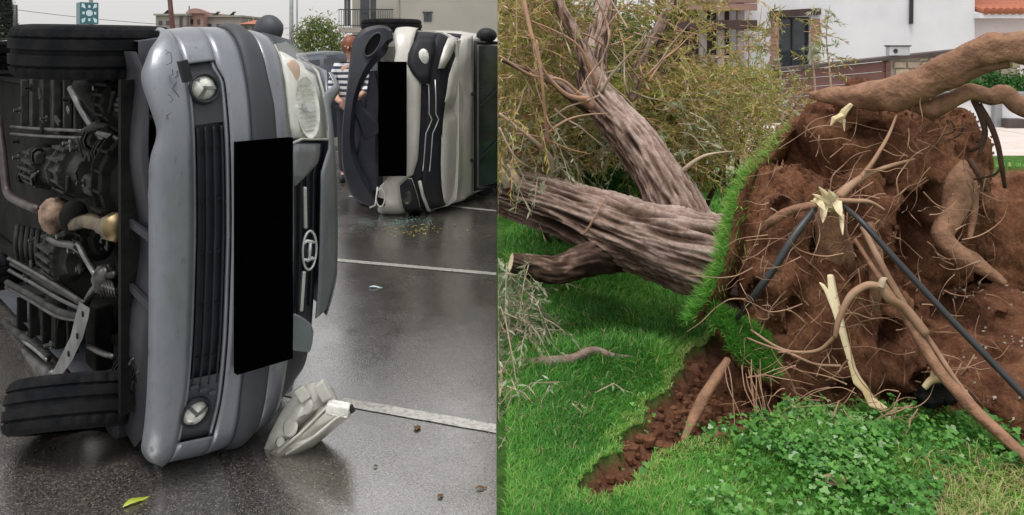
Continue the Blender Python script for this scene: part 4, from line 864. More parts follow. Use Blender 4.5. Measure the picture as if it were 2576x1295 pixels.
cv = ublob('catalytic_converter', M['converter'], 138, 542, .22, (.085, .07, .09), .18, 4)
ublob('heat_shield', M['under'], 186, 545, .21, (.055, .06, .075), .1); ub('exhaust_elbow', M['brass'], [(180, 566, 0), (215, 556, 0), (245, 560, 0), (272, 570, 0), (292, 573, 0)], [.03] * 5 + [.034] * 5 + [.04] * 5 + [.05] * 2, .20)
ub('pipe_flange', M['brass'], [(284, 570, 0), (298, 573, 0)], .06, .20)
for i in range(5): ub('bellows_ring', M['undergreen'], [(45 + i * 13, 566 + i * 3, .0), (40 + i * 13, 610 + i * 4, -.02), (46 + i * 13, 655 + i * 4, 0)], .014, .27)
ublob('transmission_case', M['undergreen'], 165, 640, .30, (.2, .1, .13), .22, 4); ublob('transmission_case', M['under'], 245, 600, .30, (.09, .08, .1), .2)
ub('hose', M['steel'], [(125, 600, -.02), (150, 612, -.03), (185, 618, -.02), (215, 640, 0)], .018, .25)
ub('link_arm', M['steellight'], [(196, 612, 0), (215, 650, 0), (240, 692, 0)], .012, .20)
for i, (du, dv) in enumerate(((0, 0), (6, 13), (2, 30), (-4, 60), (-6, 72))):
    ub('subframe_rail', M['undergreen'] if i % 2 else M['steel'], [(22 + du, 650 + dv, 0), (85 + du, 684 + dv, 0), (150 + du, 722 + dv, 0), (212 + du, 762 + dv * .6, 0)], .011 + .006 * (i == 3), .21)
ubox('subframe', M['undergreen'], 120, 760, .30, .5, .06, .26, .02, .3)
for i in range(5): ubox('frame_rib', M['under'], 55 + i * 32, 790 + i * 12, .255, .025, .05, .2, .006)
ub('anti_roll_bar', M['steel'], [(212, 775, 0), (228, 740, 0), (262, 700, 0), (290, 690, 0)], .016, .20); ublob('ball_joint', M['steel'], 265, 702, .20, (.05, .05, .06), .3, 6)
for i in range(6): ub('spring_coil', M['steel'], [(240 + i * 8, 690 + i * 3, 0), (252 + i * 7, 720 + i * 2, -.03), (258 + i * 7, 745, 0)], .006, .2)
mb = MB(); q = [(200, 762), (222, 775), (222, 800), (208, 850), (180, 905), (150, 945), (128, 948), (150, 905), (178, 850), (190, 800)]; k = len(q)
mb.add([nc_.U(u, v, .19) for u, v in q] + [nc_.U(u, v, .165) for u, v in q], [tuple(range(k)), tuple(range(2 * k - 1, k - 1, -1))] + [(i, (i + 1) % k, k + (i + 1) % k, k + i) for i in range(k)]); ca_ = mb.build('control_arm', M['steellight'], car1, bevel=.006)
for u, v in ((208, 790), (194, 845), (172, 890)): mb = MB(); mb.disc(nc_.U(u, v, .164), nc_.B, .013, .004, 12); mb.build('arm_hole', M['under'], ca_)
ub('sill_rail', M['steel'], [(-5, 838, 0), (40, 872, 0), (90, 912, 0), (138, 946, 0)], .032, .2); ub('sill_rail', M['undergreen'], [(-5, 800, 0), (60, 850, 0), (120, 900, 0)], .02, .22); ub('brake_line', M['steellight'], [(60, 858, 0), (90, 880, 0), (118, 906, 0)], .009, .17)
ub('tow_hook', M['steel'], [(222, 868, 0), (250, 885, 0), (285, 898, 0)], .012, .2); ubox('cross_member', M['under'], 250, 840, .3, .16, .08, .3)
for (u, v) in ((330, 915), (350, 940), (335, 965), (362, 925), (300, 930)): ublob('bracket', M['under'], u, v, .22, (.03, .025, .035), .5, 7)
for (u, v) in ((325, 918), (345, 938), (358, 955)): ub('cable_end', M['steel'], [(u, v, 0), (u + 6, v - 12, 0), (u + 12, v - 16, 0)], .005, .19)
ubox('arch_liner', M['blackplastic'], 320, 1030, .26, .12, .14, .18, .02)
random.seed(44)
for i in range(46):
    u, v = random.uniform(30, 285), random.uniform(215, 900)
    if u < 60 and v > 800: continue
    bq = .24 + random.uniform(-.03, .03); p = nc_.U(u, v, bq); mb = MB(); k = random.random()
    if k < .45: mb.disc(p, nc_.B, random.uniform(.008, .014), .03, 6); mb.disc(p + nc_.B * .015, nc_.B, random.uniform(.016, .022), .006, 12); mb.build('bolt', M[random.choice(('steel', 'under', 'steel', 'steellight'))], car1)
    elif k < .75: mb.bar(p, p + nc_.A * random.uniform(-.09, .09) + nc_.C * random.uniform(-.10, .10), random.uniform(.012, .03), .012, nc_.B); mb.build('bracket', M[random.choice(('undergreen', 'under', 'steel'))], car1, bevel=.003)
    else:
        q = [p]
        for s in range(4): q.append(q[-1] + nc_.A * random.uniform(-.07, .07) + nc_.C * random.uniform(-.08, .08) + nc_.B * random.uniform(-.015, .015))
        mb.tube([Vector(x) for x in cr([tuple(x) for x in q], 4)], random.uniform(.005, .011), 6); mb.build('hose', M[random.choice(('under', 'undergreen', 'steel'))], car1, smooth=True)
# broken headlight unit on the ground
hlx = thing('broken_headlight', gp(770, 1145), 'broken milky headlight unit fallen out beneath the silver car', 'headlight')
YL = 3.22
def hp(u, v, dy=0): return px(u, v, YL + dy)
mb = MB(); q = [(662, 1132), (676, 1096), (698, 1052), (722, 1012), (744, 988), (770, 964), (806, 960), (832, 972), (846, 1008), (810, 1034), (778, 1064), (742, 1104), (706, 1144)]; k = len(q)
mb.add([hp(u, v, .02) for u, v in q] + [hp(u + 8, v + 4, .16) for u, v in q] + [hp(750, 1050, -.06)], [(i, (i + 1) % k, k + (i + 1) % k, k + i) for i in range(k)] + [(i, 2 * k, (i + 1) % k) for i in range(k)] + [tuple(range(k, 2 * k))]); mb.build('housing', M['foggy'], hlx, smooth=False, bevel=.006)
mb = MB(); q = [(676, 1140), (735, 1092), (790, 1040), (820, 1012), (838, 1012), (888, 1024), (882, 1046), (830, 1090), (790, 1122), (740, 1146), (700, 1150)]; k = len(q)
P0 = [hp(u, v, -.03 + .02 * math.sin(i)) for i, (u, v) in enumerate(q)]; P1 = [hp(u, v - 6, .10) for u, v in q]; cc = hp(790, 1075, -.10)
mb.add(P0 + P1 + [cc], [(i, (i + 1) % k, k + (i + 1) % k, k + i) for i in range(k)] + [(i, 2 * k, (i + 1) % k) for i in range(k)] + [tuple(range(k, 2 * k))]); mb.build('lens', pm('dirty_lens', (.34, .34, .28), (.24, .235, .19), 9, .12, 0, coat=1), hlx, smooth=True)
mb = MB(); mb.bar(hp(822, 1022, -.05), hp(880, 1032, -.05), .05, .045); mb.build('side_lamp', M['lens'], hlx, bevel=.008)
for a, b in (((752, 975), (772, 1004)), ((800, 962), (826, 1004))): mb = MB(); mb.bar(hp(*a, -.03), hp(*b, -.03), .03, .045); mb.build('mounting_tab', M['foggy'], hlx, bevel=.006)
mb = MB(); mb.tube([hp(700, 1136, -.06), hp(755, 1090, -.08), hp(800, 1046, -.075), hp(830, 1016, -.06)], .006, 6); mb.build('lens_edge', M['foggy'], hlx, smooth=True)
for (u, v, r_, dy, mt) in ((730, 1075, .03, -.035, 'under'), (770, 1022, .026, -.03, 'steel'), (705, 1112, .016, -.02, 'under')):
    mb = MB(); mb.disc(hp(u, v, dy), (-.5, -.7, .35), r_, .02, 16); o_h = mb.build('bulb_hole', M[mt], hlx); mb = MB(); mb.disc(hp(u, v, dy - .008), (-.5, -.7, .35), r_ * 1.25, .008, 16, r_ * 1.1); mb.build('bulb_ring', M['foggy'], hlx)
mb = MB(); mb.tube([hp(720, 1142, -.085), hp(790, 1098, -.105), hp(845, 1052, -.09), hp(880, 1036, -.06)], .005, 6); mb.build('lens_seam', M['foggy'], hlx, smooth=True)
mb = MB(); mb.tube([hp(880, 1020, -.05), hp(888, 1036, -.05)], .012, 8); mb.build('bulb_socket', M['blackplastic'], hlx)
# ---------------------------------------------------------------- second car: cream van on its side
c2 = Car((wx(868, 7.45), 7.45), -3, 1.80, .42, 2.9, [(0, -.10), (.12, -.02), (.3, .02), (.5, .0), (.7, -.05), (.85, -.12), (.95, -.22), (1.1, -.55)], [(0, .9), (.2, .98), (.4, 1.0), (.8, .985), (1.0, .96), (1.2, .93)])
car2 = thing('overturned_van', c2.m(-1.5, .9, 0), 'cream white van lying on its side with crumpled black bumper', 'van')
def e2_(pts): return c2.edge(pts)
F1 = e2_([(992, 85), (996, 130), (990, 170), (1000, 300), (1000, 420), (955, 470), (952, 530)])
F2 = e2_([(1045, 85), (1036, 130), (1038, 165), (1060, 205), (1058, 300), (1052, 400), (1040, 440), (1010, 460), (1012, 500), (1025, 535)])
F3 = e2_([(1100, 80), (1085, 130), (1078, 180), (1075, 215), (1072, 300), (1066, 420), (1060, 470), (1066, 530)])
F4 = e2_([(1158, 96), (1146, 140), (1130, 190), (1122, 240), (1114, 300), (1110, 400), (1112, 470), (1128, 520)])
mb = MB(); c2.band(mb, F1, F2, .0004, 1.7995, 60, 5, .012, .012); mb.build('bumper', M['cream'], car2, smooth=True, solid=.006)
mb = MB(); c2.band(mb, F2, F3, .0004, 1.7995, 50, 5, -.02, 0); mb.build('upper_grille', M['blackplastic'], car2, smooth=True, solid=.02)
mb = MB(); c2.band(mb, F3, F4, .0004, 1.7995, 50, 5, -.012, 0); mb.build('grille_band', M['blackplastic'], car2, smooth=True, solid=.02)
def pt2(u, v, off=.0): b, c = c2.solve(u, v); return c2.S(b, c2.ph(c, b), off)
for du in (0, 17):
    mb = MB(); pts = [(1078, 200), (1080, 240), (1080 - 0, 285), (1087, 300), (1080, 318), (1072, 335), (1068, 390), (1064, 430)]
    mb.tube([pt2(u + du, v, .014) for u, v in pts], .006, 6); mb.build('chrome_chevron', M['chrome'], car2, smooth=True)
mb = MB(); mb.tube([pt2(u, v, .014) for u, v in ((1050, 155), (1065, 185), (1076, 212))], .012, 6); mb.build('chrome_strip', M['chrome'], car2, smooth=True)
mb = MB(); mb.tube([pt2(u, v, .014) for u, v in ((1056, 455), (1064, 490), (1078, 525), (1092, 542))], .018, 6); mb.build('chrome_strip', M['cream'], car2, smooth=True)
mb = MB()
P = [[pt2(ua, v, .012), pt2((ua + ub_) / 2, v, .022), pt2(ub_, v, .012)] for v, ua, ub_ in ((98, 1126, 1150), (120, 1116, 1142), (145, 1108, 1130), (172, 1101, 1114))]
mb.grid(P); mb.build('side_blade', M['cream'], car2, smooth=True, solid=.02)
# headlights
def lamp2(rows, nm, ctr):
    mb = MB(); mb.grid([[pt2(ua + (ub_ - ua) * j / 4, v, -.012 + .03) for j in range(5)] for v, ua, ub_ in rows]); o = mb.build('headlight', M['blackplastic'], car2, smooth=True, solid=.02)
    p = pt2(*ctr, .03); ax = c2.A
    mb = MB(); mb.blob(p, (.055, .03, .085), 10, 0, 1, Matrix((c2.B, c2.A, c2.C)).transposed()); mb.build('lamp_glass', M['lens'] if nm else M['steel'], o, smooth=True)
    mb = MB(); ring = [pt2(r[1], r[0], .022) for r in rows] + [pt2(r[2], r[0], .022) for r in reversed(rows)]; mb.tube(ring + [ring[0]], .006, 5); mb.build('lamp_rim', M['cream'] if not nm else M['greyplastic'], o, smooth=True)
lamp2([(97, 1056, 1090), (110, 1040, 1095), (135, 1029, 1094), (160, 1026, 1087), (185, 1040, 1082), (210, 1062, 1080)], 1, (1066, 145))
lamp2([(448, 1024, 1036), (465, 1006, 1042), (490, 1008, 1050), (515, 1014, 1056), (532, 1030, 1056)], 0, (1026, 490))
# black lower bumper: curved arm torn loose at the top, gap behind it
def arm(name, pts, wd, th, mat=None, par=None):
    """flat curved strip through (u, v, Y, half-width m)"""
    mb = MB(); c = cr(pts, 6); P = []
    for i, p in enumerate(c):
        q0 = px(p[0], p[1], p[2]); a = c[max(i - 1, 0)]; b = c[min(i + 1, len(c) - 1)]; d = (px(b[0], b[1], b[2]) - px(a[0], a[1], a[2])).normalized(); sx = d.cross(Vector((0, 1, 0))).normalized()
        w_ = p[3]; P.append([q0 - sx * w_ + Vector((0, th, 0)), q0 - sx * w_, q0 - sx * w_ * .72 - Vector((0, th * .35, 0)), q0 + sx * w_ * .6 - Vector((0, th * .45, 0)), q0 + sx * w_, q0 + sx * w_ + Vector((0, th, 0))])
    mb.grid(P, True); n_ = len(P); mb.f.append(tuple(range(6))); mb.f.append(tuple(range((n_ - 1) * 6 + 5, (n_ - 1) * 6 - 1, -1))); ob = mb.build(name, mat or M['navyplastic'], par or car2, smooth=True); m_ = ob.modifiers.new('e', 'EDGE_SPLIT'); m_.split_angle = math.radians(28); return ob
arm('lower_bumper', [(985, 88, 7.62, .05), (960, 92, 7.58, .12), (930, 115, 7.52, .16), (905, 165, 7.46, .10), (886, 230, 7.42, .055), (876, 300, 7.40, .05), (874, 370, 7.4, .055), (886, 430, 7.42, .085), (910, 480, 7.46, .10), (935, 505, 7.5, .06), (952, 520, 7.52, .03)], 0, .10)
arm('bumper_strut', [(893, 255, 7.46, .05), (905, 280, 7.47, .06), (925, 310, 7.48, .09), (940, 340, 7.49, .12)], 0, .05)
arm('lower_bumper_bar', [(938, 178, 7.5, .03), (941, 230, 7.5, .07), (936, 300, 7.5, .09), (928, 360, 7.5, .10), (925, 430, 7.5, .14), (935, 480, 7.5, .10)], 0, .06)
mb = MB()
c_ = px(938, 112, 7.41); ang = math.radians(58); d1 = Vector((math.cos(ang), 0, math.sin(ang))); d2 = Vector((-math.sin(ang), 0, math.cos(ang)))
ring = [c_ + d1 * .125 * math.cos(t) + d2 * .055 * math.sin(t) for t in [i * math.pi / 12 for i in range(25)]]; mb.tube(ring, .010, 6, False); fr = mb.build('fog_lamp_socket', M['greyplastic'], car2, smooth=True)
mb = MB(); mb.add([p + Vector((0, .01, 0)) for p in ring[:-1]], [tuple(range(24))]); mb.build('socket_back', M['under'], fr)
mb = MB(); c_ = px(957, 497, 7.42); ring = [c_ + Vector((.04 * math.cos(t), 0, .085 * math.sin(t))) for t in [i * math.pi / 10 for i in range(21)]]; mb.tube(ring, .007, 6, False); mb.tube([px(930, 522, 7.42), px(944, 516, 7.42), px(950, 470, 7.42)], .008, 6); mb.build('fog_lamp_trim', M['cream'], car2, smooth=True)
mb = MB(); mb.box(px(957, 497, 7.5), (.08, .02, .16)); mb.build('fog_lamp_back', M['under'], car2)
mb = MB(); q = [c2.FP(u, v, .06) for u, v in ((952, 155), (1022, 155), (1022, 443), (952, 443))]; mb.add(q + [p - c2.A * .03 for p in q], [(3, 2, 1, 0), (4, 5, 6, 7), (0, 1, 5, 4), (1, 2, 6, 5), (2, 3, 7, 6), (3, 0, 4, 7)]); mb.build('number_plate', M['plate'], car2, label='blank black panel over number plate')
# bonnet, dented
G1 = F4; mb = MB(); P = []
for c in np.linspace(.05, 1.76, 40):
    p0 = c2.S(F4(c), c2.ph(c, .9), -.005); cc = .10 + (c - .05) * .955; p1 = c2.m(-.86, 1.13, cc); row = []
    for j in range(9):
        t = j / 8; p = p0.lerp(p1, t) + c2.B * (.055 * math.sin(math.pi * t) * (1 - .6 * t)); dv = math.exp(-((c - 1.02) / .07) ** 2) * math.exp(-((t - .15) / .3) ** 2)
        p -= c2.B * .05 * dv; p += c2.B * .02 * noise.noise(Vector((c * 3, t * 3, 2))); row.append(p)
    P.append(row)
mb.grid(P); mb.build('bonnet', M['cream'], car2, smooth=True, solid=.01)
for u, v in ((1186, 235), (1172, 400)):
    mb = MB(); mb.disc(c2.m(-.78, 1.13, CH - (v - V0) / F_ * 8.25), c2.B, .018, .05, 10); mb.build('washer_jet', M['blackplastic'], car2)
def m2(a, b, c): return c2.m(a, b, c)
spec2 = [(-.40, .92, 1.02, .84, .88, .78), (-.86, 1.04, 1.10, .85, .89, .80), (-1.0, 1.10, 1.22, .85, .89, .80), (-1.72, 1.18, 1.72, .85, .89, .74), (-2.6, 1.18, 1.80, .85, .89, .74), (-4.1, 1.18, 1.78, .85, .88, .74), (-4.3, 1.1, 1.5, .83, .86, .7)]
body2, g2_ = hull(m2, 4.3, 1.8, spec2, car2, M['cream'], .25, ((-.8, .36), (-3.5, .36)))
mb = MB(); mb.grid([[m2(a, b, c) for c in np.linspace(.17, 1.63, 9)] for a, b in ((-.89, 1.19), (-1.14, 1.40), (-1.40, 1.60), (-1.68, 1.75))]); mb.build('windscreen', pm('van_glass', (.02, .032, .036), (.05, .066, .068), 2.5, .08, coat=.5), car2, smooth=True)
mb = MB(); mb.tube([m2(-.875, 1.155, c) for c in (.12, .5, .9, 1.3, 1.68)], .018, 6); mb.tube([m2(-.89, 1.18, .14), m2(-1.7, 1.76, .14)], .02, 6); mb.tube([m2(-.89, 1.18, 1.66), m2(-1.7, 1.76, 1.66)], .02, 6); mb.build('windscreen_seal', M['blackplastic'], car2, smooth=True)
for c0 in (.45, 1.0):
    mb = MB(); mb.tube([m2(-.88, 1.20, c0), m2(-1.12, 1.41, c0 + .2), m2(-1.28, 1.535, c0 + .55)], .009, 5); mb.build('wiper', M['blackplastic'], car2)
mb = MB(); mb.box(m2(-2.2, .40, .9), (1, 1, 1), Matrix(((c2.A * 3.6), (c2.B * .06), (c2.C * 1.3))).transposed()); mb.build('floor_pan', M['under'], car2)
mb = MB(); mb.box(m2(-.42, .5, .9), (1, 1, 1), Matrix(((c2.A * .04), (c2.B * .55), (c2.C * 1.45))).transposed()); mb.build('front_bulkhead', M['under'], car2)
make_wheel(car2, px(985, 68, 8.35) - Vector((0, 0, .02)), c2.C, .318, .20, M['alloy'], 5, 1); make_wheel(car2, c2.m(-.85, .24, .13), c2.C, .318, .20, M['alloy'], 5, -1)
make_wheel(car2, c2.m(-3.5, .26, 1.68), c2.C, .318, .20, M['alloy'], 5, 1); make_wheel(car2, c2.m(-3.5, .26, .13), c2.C, .318, .20, M['alloy'], 5, -1)
mirror(car2, c2.m(-1.05, 1.26, 1.74), Matrix((c2.B, c2.A, c2.C)).transposed(), M['blackplastic'], (.11, .1, .08)); mirror(car2, c2.m(-1.15, 1.22, .09), Matrix((c2.B, c2.A, c2.C)).transposed(), M['blackplastic'], (.1, .1, .07))
# ---------------------------------------------------------------- parked cars behind
def parked(name, O, head, paintm, label, H=1.5, W=1.75, L=4.2, cat='car'):
    h = math.radians(head); A = Vector((math.cos(h), math.sin(h), 0)); Cc = Vector((-math.sin(h), math.cos(h), 0)); O = Vector((*O, 0))
    fn = lambda a, b, c: O + A * (a + L / 2) + Cc * (c - W / 2) + Vector((0, 0, b))
    r = thing(name, O, label, cat); s = H / 1.5
    sp = [(-.0, .60, .66, .66, .70, .55), (-.12, .68, .74, .74, .80, .66), (-.9, .88, .93, .80, .86, .70), (-1.1, .92, .99, .80, .865, .70), (-1.75, .94 * s, 1.42 * s, .80, .87, .62), (-2.5, .95 * s, H, .80, .87, .62), (-3.5, .95 * s, 1.42 * s, .80, .86, .60), (-L + .1, .92 * s, 1.0 * s, .78, .82, .62), (-L, .6, .7, .74, .78, .6)]
    hull(fn, L, W, sp, r, paintm, .2, ((-.82, .34), (-L + .8, .34)))
    mb = MB(); mb.grid([[fn(a, b, c) for c in np.linspace(.3, W - .3, 5)] for a, b in ((-1.14, 1.03), (-1.45, .5 * (1.03 + 1.44 * s)), (-1.74, 1.445 * s))]); mb.build('windscreen', M['winglass'], r, smooth=True)
    mb = MB(); mb.grid([[fn(a, b, c) for c in np.linspace(.3, W - .3, 5)] for a, b in ((-L + .12, 1.02 * s), (-3.56, 1.44 * s))]); mb.build('rear_window', M['winglass'], r)
    for a in (-.82, -L + .8):
        for sd in (-1, 1): make_wheel(r, fn(a, .3, W / 2 + sd * (W / 2 - .1)), Cc, .30, .19, M['alloy'], 5, sd)
    for sd in (-1, 1):
        mb = MB(); mb.blob(fn(-.06, .66, W / 2 + sd * .58), (.1, .14, .07), 8); mb.build('headlight', M['lens'], r, smooth=True)
        mb = MB(); mb.blob(fn(-L + .02, .8, W / 2 + sd * .66), (.06, .1, .13), 8); mb.build('tail_light', pm('tail_red', (.35, .03, .03), None, 8, .2, coat=.6), r, smooth=True)
        mb = MB(); mb.blob(fn(-1.35, 1.0, W / 2 + sd * .96), (.07, .1, .06), 8); mb.build('door_mirror', paintm, r, smooth=True)
    return r
parked('parked_car', (wx(800, 12.6) - .35, 12.9), 203, M['bluecar'], 'dark blue hatchback parked behind the person in stripes', 1.53)
parked('parked_car', (wx(45, 13) - 2.0, 13.2), 178, M['whitecar'], 'white parked car behind the wheel of the silver car', 1.62)

import os
if os.environ.get('DBG'):
    for nm, e in (('E1', E1), ('E2', E2), ('E3', E3), ('E4', E4), ('E5', E5), ('E6', E6), ('E7', E7)): print(nm, [round(e(c), 3) for c in (.1, .3, .6, .86, 1.1, 1.3, 1.5, 1.65)])
    print('ct', ctop, cbot, ch0)
# ================================================================ fallen tree
tree = thing('fallen_tree', px(1850, 740, 4.1) * Vector((1, 1, 0)) if False else Vector((1.3, 4.2, 0)), 'uprooted tree with ridged grey trunk lying on the lawn, its root plate torn up', 'tree')
XMIN = .006
def bark(name, pts, nr=72, k=14, amp=.16, freq=3.2, stretch=1.6, parent=None, dark=0.0, clip=True, flat=0):
    c = cr(pts, k); P = [px(p[0], p[1], p[2]) for p in c]; R = [p[3] for p in c]; m = len(P)
    nx = (P[1] - P[0]).normalized().cross(Vector((0, 0, 1))).normalized(); s = 0; V = []; T = []
    for i in range(m):
        t = (P[min(i + 1, m - 1)] - P[max(i - 1, 0)]).normalized(); nx = (nx - t * nx.dot(t)).normalized(); ny = t.cross(nx)
        if i: s += (P[i] - P[i - 1]).length
        for j in range(nr):
            a = 2 * math.pi * j / nr + s * .5; d = nx * math.cos(a) + ny * math.sin(a)
            q = Vector((math.cos(a) * freq, math.sin(a) * freq, s * stretch / max(R[0], .06) * .22)); wv = noise.noise(q * .6) * .8
            rd = 1 - abs(noise.noise(q * 1.15 + Vector((wv, wv, 0)))) * 2.2; rd2 = 1 - abs(noise.noise(q * 2.4 + Vector((7, 1, 3)))) * 2.0
            h = .62 * max(rd, -.4) + .38 * max(rd2, -.5); big = noise.noise(P[i] * 2.5 + d * .8)
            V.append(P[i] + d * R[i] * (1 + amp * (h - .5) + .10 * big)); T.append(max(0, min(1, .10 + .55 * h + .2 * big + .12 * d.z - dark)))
    F = []
    for i in range(m - 1):
        for j in range(nr): a = i * nr + j; b = i * nr + (j + 1) % nr; F.append((a, b, b + nr, a + nr))
    V = np.array([tuple(v) for v in V]); 
    if clip: V[:, 0] = np.maximum(V[:, 0], XMIN)
    for e, ring in ((0, range(nr)), (1, range((m - 1) * nr, m * nr))):
        V = np.vstack([V, V[list(ring)].mean(0)]); T.append(.7); ci = len(V) - 1
        for j in range(nr): a, b = ring[j], ring[(j + 1) % nr]; F.append((a, b, ci, ci) if False else ((b, a, ci, ci)))
    F4_ = [f for f in F if f[2] != f[3]]; F3_ = [f[:3] for f in F if f[2] == f[3]]
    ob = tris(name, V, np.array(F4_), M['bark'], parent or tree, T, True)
    tris('end_grain', V, np.array(F3_), M['wood'], ob, None, False)
    return ob
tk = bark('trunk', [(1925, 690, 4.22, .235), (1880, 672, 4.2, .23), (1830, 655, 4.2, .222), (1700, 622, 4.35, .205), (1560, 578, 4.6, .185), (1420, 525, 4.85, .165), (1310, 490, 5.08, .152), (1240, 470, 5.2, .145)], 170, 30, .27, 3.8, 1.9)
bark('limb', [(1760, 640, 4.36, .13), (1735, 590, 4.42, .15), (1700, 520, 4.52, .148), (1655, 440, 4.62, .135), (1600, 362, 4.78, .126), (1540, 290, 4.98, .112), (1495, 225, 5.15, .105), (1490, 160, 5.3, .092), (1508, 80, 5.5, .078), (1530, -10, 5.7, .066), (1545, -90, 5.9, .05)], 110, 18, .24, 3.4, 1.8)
bark('limb', [(1515, 250, 5.06, .05), (1490, 190, 5.1, .06), (1455, 100, 5.15, .046), (1420, 40, 5.2, .04), (1380, -40, 5.3, .034)], 30, 8, .15, parent=tree)
bark('limb', [(1490, 270, 5.03, .06), (1430, 235, 5.0, .035), (1395, 205, 4.95, .03), (1330, 180, 4.9, .02), (1262, 150, 4.85, .012)], 20, 7, .15)
bark('stub_limb', [(1600, 640, 4.58, .08), (1540, 640, 4.55, .10), (1470, 655, 4.5, .088), (1400, 678, 4.46, .076), (1340, 672, 4.42, .07), (1285, 660, 4.4, .05)], 40, 10, .25, dark=.28)
bark('limb', [(1585, 250, 5.9, .05), (1610, 170, 5.95, .05), (1650, 90, 6.0, .045), (1690, 0, 6.1, .036), (1710, -60, 6.2, .03)], 24, 8, .15)
# broken stump ends on the trunk
for pts, r in (([(1305, 480), (1298, 448), (1285, 424), (1276, 412)], [.035, .03, .016, .003]), ([(1278, 470), (1268, 440), (1262, 420)], [.03, .022, .004])):
    mb = MB(); mb.tube([px(u, v, 4.96) for u, v in pts], r, 7, True, .3); mb.build('splinter', M['twigpale'], tree, smooth=True)
random.seed(21)
# traced branches in front of the crown
TW = [([(1392, 432, 4.95, .022), (1385, 400, 4.9, .018), (1362, 370, 4.85, .014), (1320, 335, 4.8, .011), (1256, 285, 4.75, .009)], 'twigpale'),
      ([(1362, 372, 4.85, .013), (1385, 330, 4.8, .009), (1430, 300, 4.8, .007), (1480, 288, 4.8, .005), (1530, 285, 4.8, .003)], 'twig'),
      ([(1380, 360, 4.8, .010), (1372, 300, 4.75, .009), (1366, 230, 4.7, .009), (1356, 150, 4.7, .012), (1335, 80, 4.75, .013), (1318, 0, 4.8, .014), (1310, -40, 4.85, .014)], 'twig'),
      ([(1480, 250, 4.9, .02), (1430, 240, 4.8, .014), (1385, 200, 4.75, .011), (1360, 160, 4.7, .009), (1350, 100, 4.7, .006)], 'twig'),
      ([(1490, 270, 4.95, .02), (1450, 230, 4.85, .012), (1410, 200, 4.8, .009), (1340, 190, 4.7, .007), (1256, 140, 4.6, .006)], 'twig'),
      ([(1500, 215, 5.0, .016), (1480, 160, 4.95, .012), (1450, 110, 4.9, .008), (1380, 70, 4.85, .005), (1300, 40, 4.8, .003)], 'twig'),
      ([(1510, 230, 5.0, .014), (1545, 180, 4.95, .009), (1590, 130, 4.9, .006), (1625, 90, 4.9, .003)], 'twigpale'),
      ([(1715, 435, 4.55, .018), (1735, 415, 4.5, .014), (1765, 395, 4.5, .01), (1800, 385, 4.5, .006), (1850, 380, 4.5, .003)], 'twigpale'),
      ([(1256, 320, 4.6, .006), (1280, 370, 4.6, .007), (1300, 400, 4.62, .006), (1330, 420, 4.7, .004)], 'twigpale'),
      ([(1470, 590, 4.55, .009), (1500, 540, 4.5, .006), (1520, 500, 4.5, .003)], 'twig')]
for pts, mt in TW:
    mb = MB(); pxtube(mb, pts, 7, 6, .1); mb.v = [Vector((max(p.x, XMIN), p.y, p.z)) for p in mb.v]; mb.build('branch', M[mt], tree, smooth=True)
# leafy sprays
def sprays(name, parent, specs, mat, twigm, seed, leaf=(.055, .011), per=16, droop=.5, xmin=XMIN):
    """specs: list of (u0,u1,v0,v1,Y0,Y1,count,keep-function)"""
    rs = np.random.default_rng(seed); LC = []; LD = []; LT = []; mb = MB()
    for (u0, u1, v0, v1, y0, y1, cnt) in specs:
        for _ in range(cnt):
            u, v, y = rs.uniform(u0, u1), rs.uniform(v0, v1), rs.uniform(y0, y1); p = px(u, v, y)
            if p.z < .03: p.z = .03
            d = Vector(rs.normal(size=3)); d.z = d.z * .6 + .1; d.normalize(); L = rs.uniform(.16, .42); pts = []; tt = rs.uniform(0, 1)
            for i in range(6):
                t = i / 5; q = p + d * L * t - Vector((0, 0, droop * L * t * t * .6)); q.z = max(q.z, .02); q.x = max(q.x, xmin + .002); pts.append(q)
            if d.y > .9: continue
            mb.tube([pts[0], pts[2], pts[3], pts[5]], [.0035, .0028, .0022, .0012], 3, False)
            for k in range(per):
                t = .15 + .85 * k / per; f = t * 5; i = min(int(f), 4); q = pts[i].lerp(pts[i + 1], f - i); LC.append(tuple(q)); dr = (pts[i + 1] - pts[i]).normalized()
                sd = Vector(rs.normal(size=3)); LD.append(tuple(dr * .9 + sd * .55 - Vector((0, 0, .2 * droop)))); LT.append(np.clip(.65 * tt + .35 * rs.uniform(0, 1) , 0, 1) if rs.uniform() > .06 else 1.0)
    C = np.array(LC); n = len(C); V, F = leaf_tris(C, np.array(LD), leaf[0] * rs.uniform(.6, 1.25, n), leaf[1] * rs.uniform(.7, 1.4, n))
    V[:, 0] = np.maximum(V[:, 0], xmin); V[:, 2] = np.maximum(V[:, 2], .008)
    tris(name, V, F, M[mat], parent, np.repeat(np.array(LT), 4), kind='stuff')
    mb.build('twigs', M[twigm], parent, kind='stuff')
sprays('crown', tree, [(1256, 1480, -60, 330, 5.25, 6.4, 520), (1256, 1360, -60, 430, 4.8, 6.4, 380), (1500, 1760, -60, 180, 5.6, 6.8, 190), (1560, 1800, 150, 420, 5.3, 6.8, 300), (1256, 1480, 300, 430, 5.2, 6.2, 220), (1700, 1900, 180, 420, 5.6, 7.2, 210), (1925, 1960, 40, 200, 6, 7.2, 18), (2020, 2110, 30, 190, 6.5, 7, 16), (1880, 2060, 200, 320, 6, 7.5, 60), (1760, 1900, -20, 190, 5.8, 7, 55)], 'leaf', 'twig', 31)
random.seed(12)
